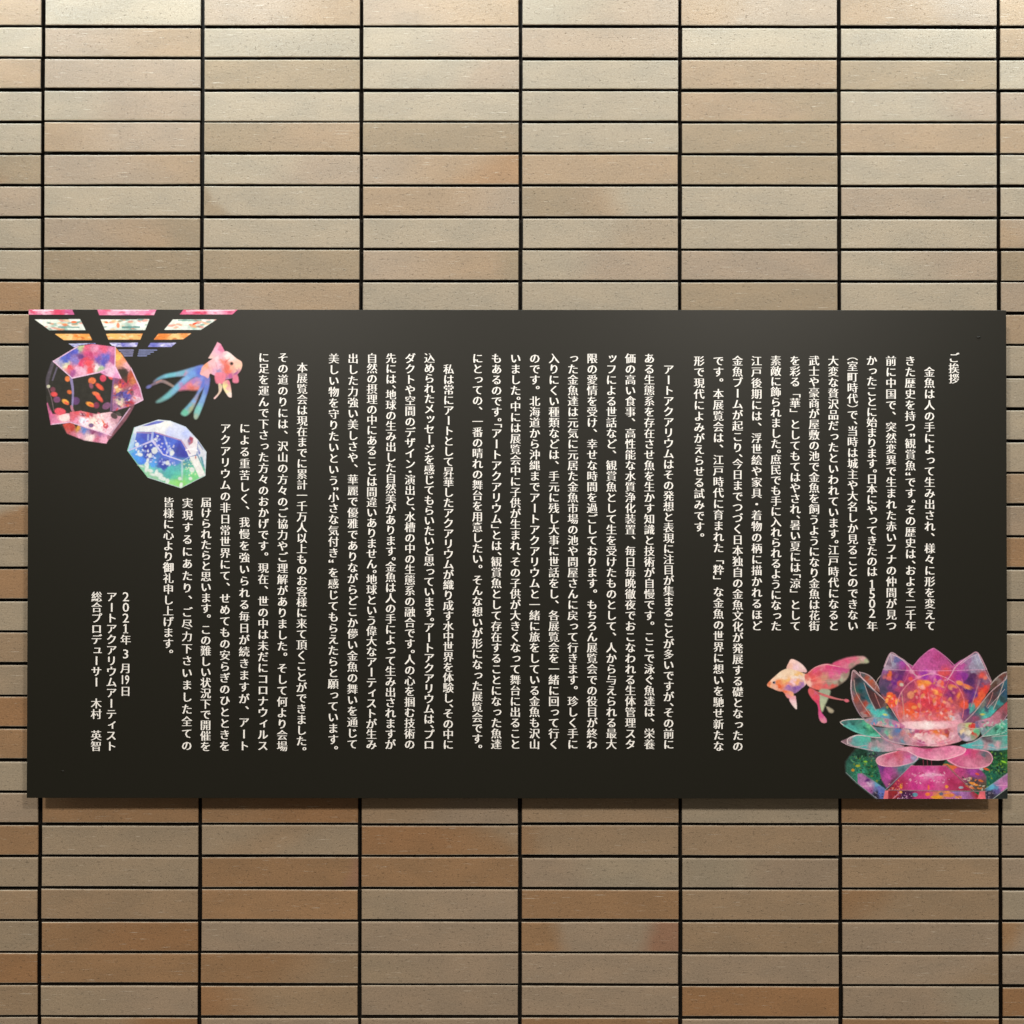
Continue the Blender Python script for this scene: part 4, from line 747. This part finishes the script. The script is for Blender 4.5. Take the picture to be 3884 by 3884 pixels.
cv.spots([(1350, 640), (1950, 640), (2080, 900), (1950, 1150), (1300, 1150), (1200, 850)], 60, fishc+[(190, 50, 90), (170, 60, 120), (240, 180, 180)], (12, 34), 2.4, .5, 1.5)
cv.spots([(1120, 1150), (2050, 1150), (2000, 1340), (1160, 1340)], 60, [(225, 90, 70), (235, 150, 140), (245, 200, 195), (200, 80, 100), (240, 120, 70)], (10, 24), 1.8, .55)
cv.spots([(1150, 1500), (2050, 1500), (1950, 1740), (1250, 1740)], 50, [(235, 180, 190), (190, 80, 120), (248, 220, 220), (225, 120, 100)], (9, 24), 1.8, .5)
cv.spots([(760, 480), (1180, 480), (1000, 850), (740, 700)], 14, [(140, 60, 150), (90, 45, 110), (160, 100, 130)], (14, 30), 2.4, .45)
# bright waterline of the bowl
cv.G([(1100, 1380), (1560, 1360), (2100, 1370), (2160, 1430), (1850, 1490), (1500, 1500), (1180, 1480)], [(1200, 1420, 238, 190, 200), (1450, 1400, 248, 215, 218), (1560, 1440, 252, 236, 236), (1700, 1420, 242, 190, 200), (2000, 1420, 232, 165, 180)], 1.8, .92, smooth=True)
# clear edges
ed = (228, 165, 190)
for q, w, c in (([(780, 452), (1200, 470), (1600, 480), (2000, 475), (2580, 455)], 9, (225, 170, 200)), ([(800, 400), (910, 170), (1050, 240), (1180, 330), (1290, 500), (1390, 600)], 22, (205, 170, 185)), ([(1180, 330), (1300, 400)], 12, (190, 160, 175)), ([(910, 200), (930, 350)], 14, (190, 190, 205)),
                ([(1290, 430), (1420, 260), (1560, 140), (1650, 90), (1700, 110), (1850, 220), (2030, 390)], 16, (215, 130, 180)), ([(2580, 450), (2430, 170), (2300, 210), (2060, 390), (1980, 520), (1900, 640)], 20, (222, 175, 195)),
                ([(2390, 220), (2440, 380)], 16, (190, 195, 210)), ([(2580, 450), (2660, 640), (2690, 720)], 12, (205, 160, 170)), ([(1370, 600), (1500, 560), (1640, 525), (1850, 590), (2020, 680)], 15, (235, 160, 190)),
                ([(1640, 525), (1450, 570), (1240, 690), (1100, 850), (1040, 1000), (1020, 1200), (1100, 1380)], 20, (222, 140, 160)), ([(2020, 680), (2110, 800), (2180, 950), (2190, 1100), (2160, 1300)], 18, (225, 125, 135)),
                ([(1320, 650), (1400, 820), (1430, 1050), (1420, 1250)], 18, (215, 110, 130)), ([(1230, 500), (1150, 680)], 14, (190, 100, 140)), ([(1100, 850), (1130, 1100), (1150, 1330)], 18, (205, 150, 140)), ([(1920, 660), (1820, 900), (1760, 1200), (1740, 1350)], 16, (215, 110, 120)), ([(1560, 860), (1590, 1050)], 12, (235, 140, 150)), ([(2150, 620), (2210, 800)], 14, (205, 120, 140)),
                ([(2450, 640), (2400, 820), (2320, 1100)], 14, (180, 130, 150)), ([(1130, 1420), (1160, 1560), (1280, 1660), (1500, 1750), (1800, 1750), (2000, 1640), (2150, 1450)], 14, (228, 175, 195)), ([(1030, 1380), (1160, 1450)], 18, (225, 150, 175))):
    cv.S(q, w, c, 1.2, .72)
cv.E(1640, 520, 60, 34, (228, 165, 205), 0, 3, .6); cv.E(1280, 495, 46, 34, (228, 165, 190), 20, 3, .7); cv.E(1390, 590, 50, 30, (230, 150, 180), 0, 3, .7)
# left lower inner petal and foot of bowl
cv.G([(450, 1330), (620, 1290), (900, 1320), (1120, 1410), (1150, 1470), (950, 1480), (750, 1450), (540, 1410)], [(520, 1340, 175, 150, 155), (650, 1370, 95, 145, 190), (740, 1340, 110, 190, 170), (820, 1370, 175, 120, 140), (900, 1400, 115, 165, 180), (1000, 1400, 205, 120, 165), (700, 1430, 205, 165, 165), (850, 1450, 215, 170, 180), (1080, 1430, 190, 100, 150)], 1.2, .95, smooth=True, noise=.06)
cv.G([(600, 1460), (760, 1470), (1100, 1490), (1200, 1600), (1280, 1760), (1000, 1750), (800, 1680), (700, 1560)], [(700, 1500, 90, 125, 140), (750, 1540, 140, 130, 150), (860, 1580, 110, 190, 165), (920, 1610, 215, 170, 140), (1000, 1560, 120, 120, 160), (1050, 1500, 90, 130, 180), (1130, 1560, 195, 130, 135), (1000, 1680, 165, 130, 155), (1130, 1700, 110, 150, 170), (1200, 1680, 205, 150, 160), (850, 1660, 150, 120, 150)], 1.4, .95, smooth=True, noise=.05)
cv.spots([(480, 1340), (1100, 1420), (1000, 1470), (560, 1400)], 20, [(235, 120, 150), (130, 210, 170), (90, 130, 200), (220, 190, 190)], (7, 16), 1.4, .7)
cv.S([(560, 1420), (760, 1620), (900, 1700), (1100, 1750), (1400, 1790)], 12, (215, 180, 190), 1, .8); cv.S([(740, 1640), (930, 1740), (1140, 1790)], 10, (210, 130, 150), 1, .7)
cv.E(815, 1245, 40, 18, (200, 205, 90), 10, 2, .85); cv.E(850, 1115, 20, 24, (170, 160, 80), 0, 2, .7)
# lotus, right half
cv.tr(3500, 2440, 4.6)
cv.G([(1200, 670), (1290, 590), (1400, 510), (1490, 500), (1490, 700), (1380, 700), (1230, 780), (1150, 830)], [(1280, 640, 125, 115, 110), (1380, 600, 110, 60, 55), (1250, 720, 90, 65, 55), (1420, 560, 120, 75, 65), (1450, 620, 80, 110, 120)], 1.2, noise=.05)
cv.G([(1490, 550), (1420, 650), (1200, 830), (1040, 1020), (880, 1180), (700, 1380), (760, 1400), (900, 1380), (1180, 1280), (1300, 1150), (1490, 1000)],
     [(1300, 800, 80, 60, 60), (1180, 900, 95, 60, 65), (1250, 950, 85, 60, 65), (1150, 1050, 110, 85, 95), (1100, 1130, 60, 90, 110), (1440, 720, 60, 105, 120), (1430, 850, 50, 85, 110), (1400, 1000, 50, 75, 80), (1330, 1050, 60, 150, 150), (1200, 1180, 75, 175, 170), (1050, 1200, 80, 175, 155), (950, 1150, 60, 110, 110), (900, 1250, 90, 90, 115), (1100, 1270, 90, 190, 180), (1300, 1120, 70, 110, 110), (800, 1340, 130, 90, 120), (900, 1330, 150, 80, 110), (1050, 1060, 130, 130, 120)], 1.2, power=3.2, noise=.06)
cv.G([(1490, 1000), (1300, 1170), (1180, 1290), (920, 1360), (860, 1430), (1000, 1480), (1200, 1450), (1370, 1370), (1490, 1230)],
     [(1450, 1080, 180, 80, 85), (1350, 1180, 165, 95, 105), (1300, 1260, 190, 125, 140), (1150, 1340, 205, 140, 165), (1050, 1370, 175, 145, 170), (950, 1420, 110, 100, 140), (1100, 1430, 205, 140, 160), (1270, 1390, 190, 130, 150), (1420, 1230, 120, 80, 90)], 1.3, smooth=False, noise=.05)
cv.G([(1370, 1370), (1490, 1300), (1495, 1590), (1300, 1610), (1040, 1620), (980, 1480), (1200, 1450)],
     [(1430, 1350, 100, 150, 150), (1350, 1430, 95, 190, 150), (1450, 1430, 90, 190, 165), (1300, 1500, 45, 100, 85), (1420, 1500, 60, 130, 110), (1200, 1540, 105, 185, 160), (1350, 1560, 110, 190, 165), (1100, 1560, 110, 165, 155), (1050, 1500, 130, 150, 160), (1480, 1560, 90, 175, 160)], 1.2, noise=.07)
cv.G([(1495, 1600), (1300, 1620), (1000, 1640), (850, 1730), (640, 1780), (760, 1830), (1050, 1860), (1300, 1870), (1495, 1850)],
     [(1450, 1650, 85, 180, 165), (1300, 1680, 80, 150, 140), (1100, 1660, 85, 80, 90), (1150, 1700, 110, 90, 100), (950, 1700, 110, 175, 175), (1000, 1770, 115, 180, 185), (800, 1790, 90, 185, 185), (1100, 1780, 195, 155, 165), (1300, 1760, 205, 165, 175), (1200, 1820, 110, 170, 180), (1450, 1780, 130, 170, 165), (1400, 1830, 95, 180, 175), (1450, 1720, 90, 175, 160)], 1.2, noise=.06)
cv.G([(640, 1400), (900, 1390), (1000, 1480), (980, 1600), (880, 1690), (720, 1700), (620, 1600), (600, 1480)],
     [(700, 1430, 190, 165, 150), (800, 1440, 200, 215, 150), (860, 1450, 215, 60, 60), (700, 1530, 235, 215, 170), (820, 1560, 230, 225, 205), (885, 1585, 210, 70, 60), (930, 1530, 110, 200, 150), (640, 1570, 95, 105, 125), (720, 1620, 110, 120, 150), (850, 1640, 150, 170, 140), (780, 1680, 205, 195, 215), (620, 1500, 180, 165, 180), (950, 1450, 130, 110, 160)], 1.2, .92, smooth=True, power=3.4, noise=.06)
cv.S([(1040, 1470), (880, 1490), (670, 1440)], 7, (225, 225, 215), 1, .7)
for q, w, c in (([(1110, 550), (1190, 680)], 14, (200, 165, 165)), ([(1180, 720), (1290, 600), (1400, 520), (1480, 498)], 15, (195, 185, 180)), ([(1480, 560), (1420, 650), (1200, 830), (1040, 1020), (900, 1200), (730, 1370)], 18, (200, 165, 170)), ([(1485, 500), (1440, 640)], 12, (205, 190, 185)), ([(1410, 680), (1340, 880), (1230, 1150)], 14, (200, 185, 175)), ([(1220, 860), (1180, 980), (1110, 1110)], 11, (205, 140, 135)), ([(1490, 1220), (1380, 1370), (1230, 1450), (1100, 1560), (940, 1690), (760, 1750)], 14, (190, 160, 175)), ([(1490, 1330), (1440, 1320)], 12, (215, 190, 205)), ([(1490, 1525), (1300, 1590), (1040, 1625)], 10, (205, 225, 215)), ([(1490, 1600), (1200, 1630)], 8, (215, 225, 215)), ([(1490, 1800), (1300, 1830), (1050, 1780), (860, 1780)], 10, (205, 175, 185)), ([(1000, 640), (930, 850), (840, 1100)], 11, (185, 130, 150))):
    cv.S(q, w, c, 1.1, .78)
cv.E(1040, 1240, 40, 16, (215, 200, 80), 0, 2, .85)
cv.spots([(1000, 1350), (1480, 1350), (1490, 1560), (1050, 1600)], 24, [(130, 220, 190), (50, 110, 90), (190, 220, 205)], (8, 20), 1.5, .6)
cv.tr(3180, 2440, 4.6)
cv.E(1560, 1430, 330, 34, (255, 232, 232), 0, 5, .55); cv.E(1600, 1640, 200, 60, (250, 205, 210), 0, 8, .45); cv.E(1560, 1300, 260, 60, (240, 150, 150), 0, 10, .3)
for q in ([(905, 175), (870, 260), (810, 400)], [(930, 190), (1090, 270), (1220, 400)], [(2435, 180), (2480, 290), (2550, 440)], [(2410, 195), (2270, 260), (2130, 370)], [(260, 480), (420, 620), (600, 800)], [(222, 640), (222, 820), (260, 980)], [(180, 1330), (330, 1322)], [(200, 1660), (340, 1602), (480, 1620)], [(2900, 800), (2760, 960), (2600, 1130)]):
    cv.S(q, 8, (248, 228, 232), .8, .6)
# front petals
cv.tr(3180, 2780, 2.927)
cv.G([(420, 290), (480, 250), (640, 200), (780, 200), (885, 260), (850, 320), (700, 360), (560, 372), (450, 350)], [(450, 300, 215, 150, 170), (560, 280, 200, 95, 130), (650, 230, 195, 90, 110), (700, 270, 205, 110, 125), (600, 340, 222, 150, 175), (780, 260, 190, 90, 140), (850, 280, 150, 150, 180), (760, 320, 210, 140, 180)], 1., smooth=True, noise=.05)
cv.S([(885, 262), (840, 320), (700, 360), (560, 370), (450, 350), (420, 295), (480, 250), (640, 205)], 11, (235, 175, 190), 1, .9); cv.S([(885, 290), (820, 330), (700, 368)], 7, (110, 175, 190), 1, .8)
cv.G([(1200, 290), (1330, 190), (1500, 175), (1660, 205), (1712, 290), (1650, 370), (1500, 395), (1320, 370)], [(1300, 280, 205, 95, 140), (1420, 210, 215, 70, 140), (1500, 230, 200, 80, 120), (1400, 280, 205, 110, 145), (1620, 240, 95, 110, 120), (1660, 290, 150, 110, 120), (1580, 280, 190, 100, 130), (1450, 340, 222, 140, 170), (1600, 350, 215, 140, 165), (1330, 340, 210, 110, 150)], 1., smooth=True, noise=.05)
cv.S([(1210, 300), (1340, 372), (1500, 392), (1650, 365), (1708, 290), (1660, 208), (1500, 180)], 11, (235, 170, 190), 1, .9)
cv.G([(640, 180), (800, 150), (1000, 175), (1250, 140), (1410, 170), (1370, 230), (1200, 290), (1050, 300), (900, 270), (780, 210)], [(760, 175, 225, 160, 180), (900, 200, 222, 130, 170), (1000, 170, 200, 80, 130), (1050, 230, 230, 145, 180), (1200, 200, 222, 125, 165), (1100, 280, 235, 165, 190), (1350, 190, 232, 150, 180), (900, 150, 215, 110, 150), (1250, 250, 235, 160, 185)], 1., smooth=True, noise=.04)
cv.S([(770, 200), (900, 268), (1050, 298), (1200, 288), (1380, 228), (1410, 175)], 11, (242, 190, 205), 1, .9)
for q in ([(800, 120), (950, 160), (1050, 165), (1250, 125)], [(780, 140), (980, 178), (1180, 155)], [(820, 105), (1000, 135), (1300, 90)]): cv.S(q, 6, (190, 80, 120), 1, .6)
emit(cv, 'lotus_picture', 5, .08)
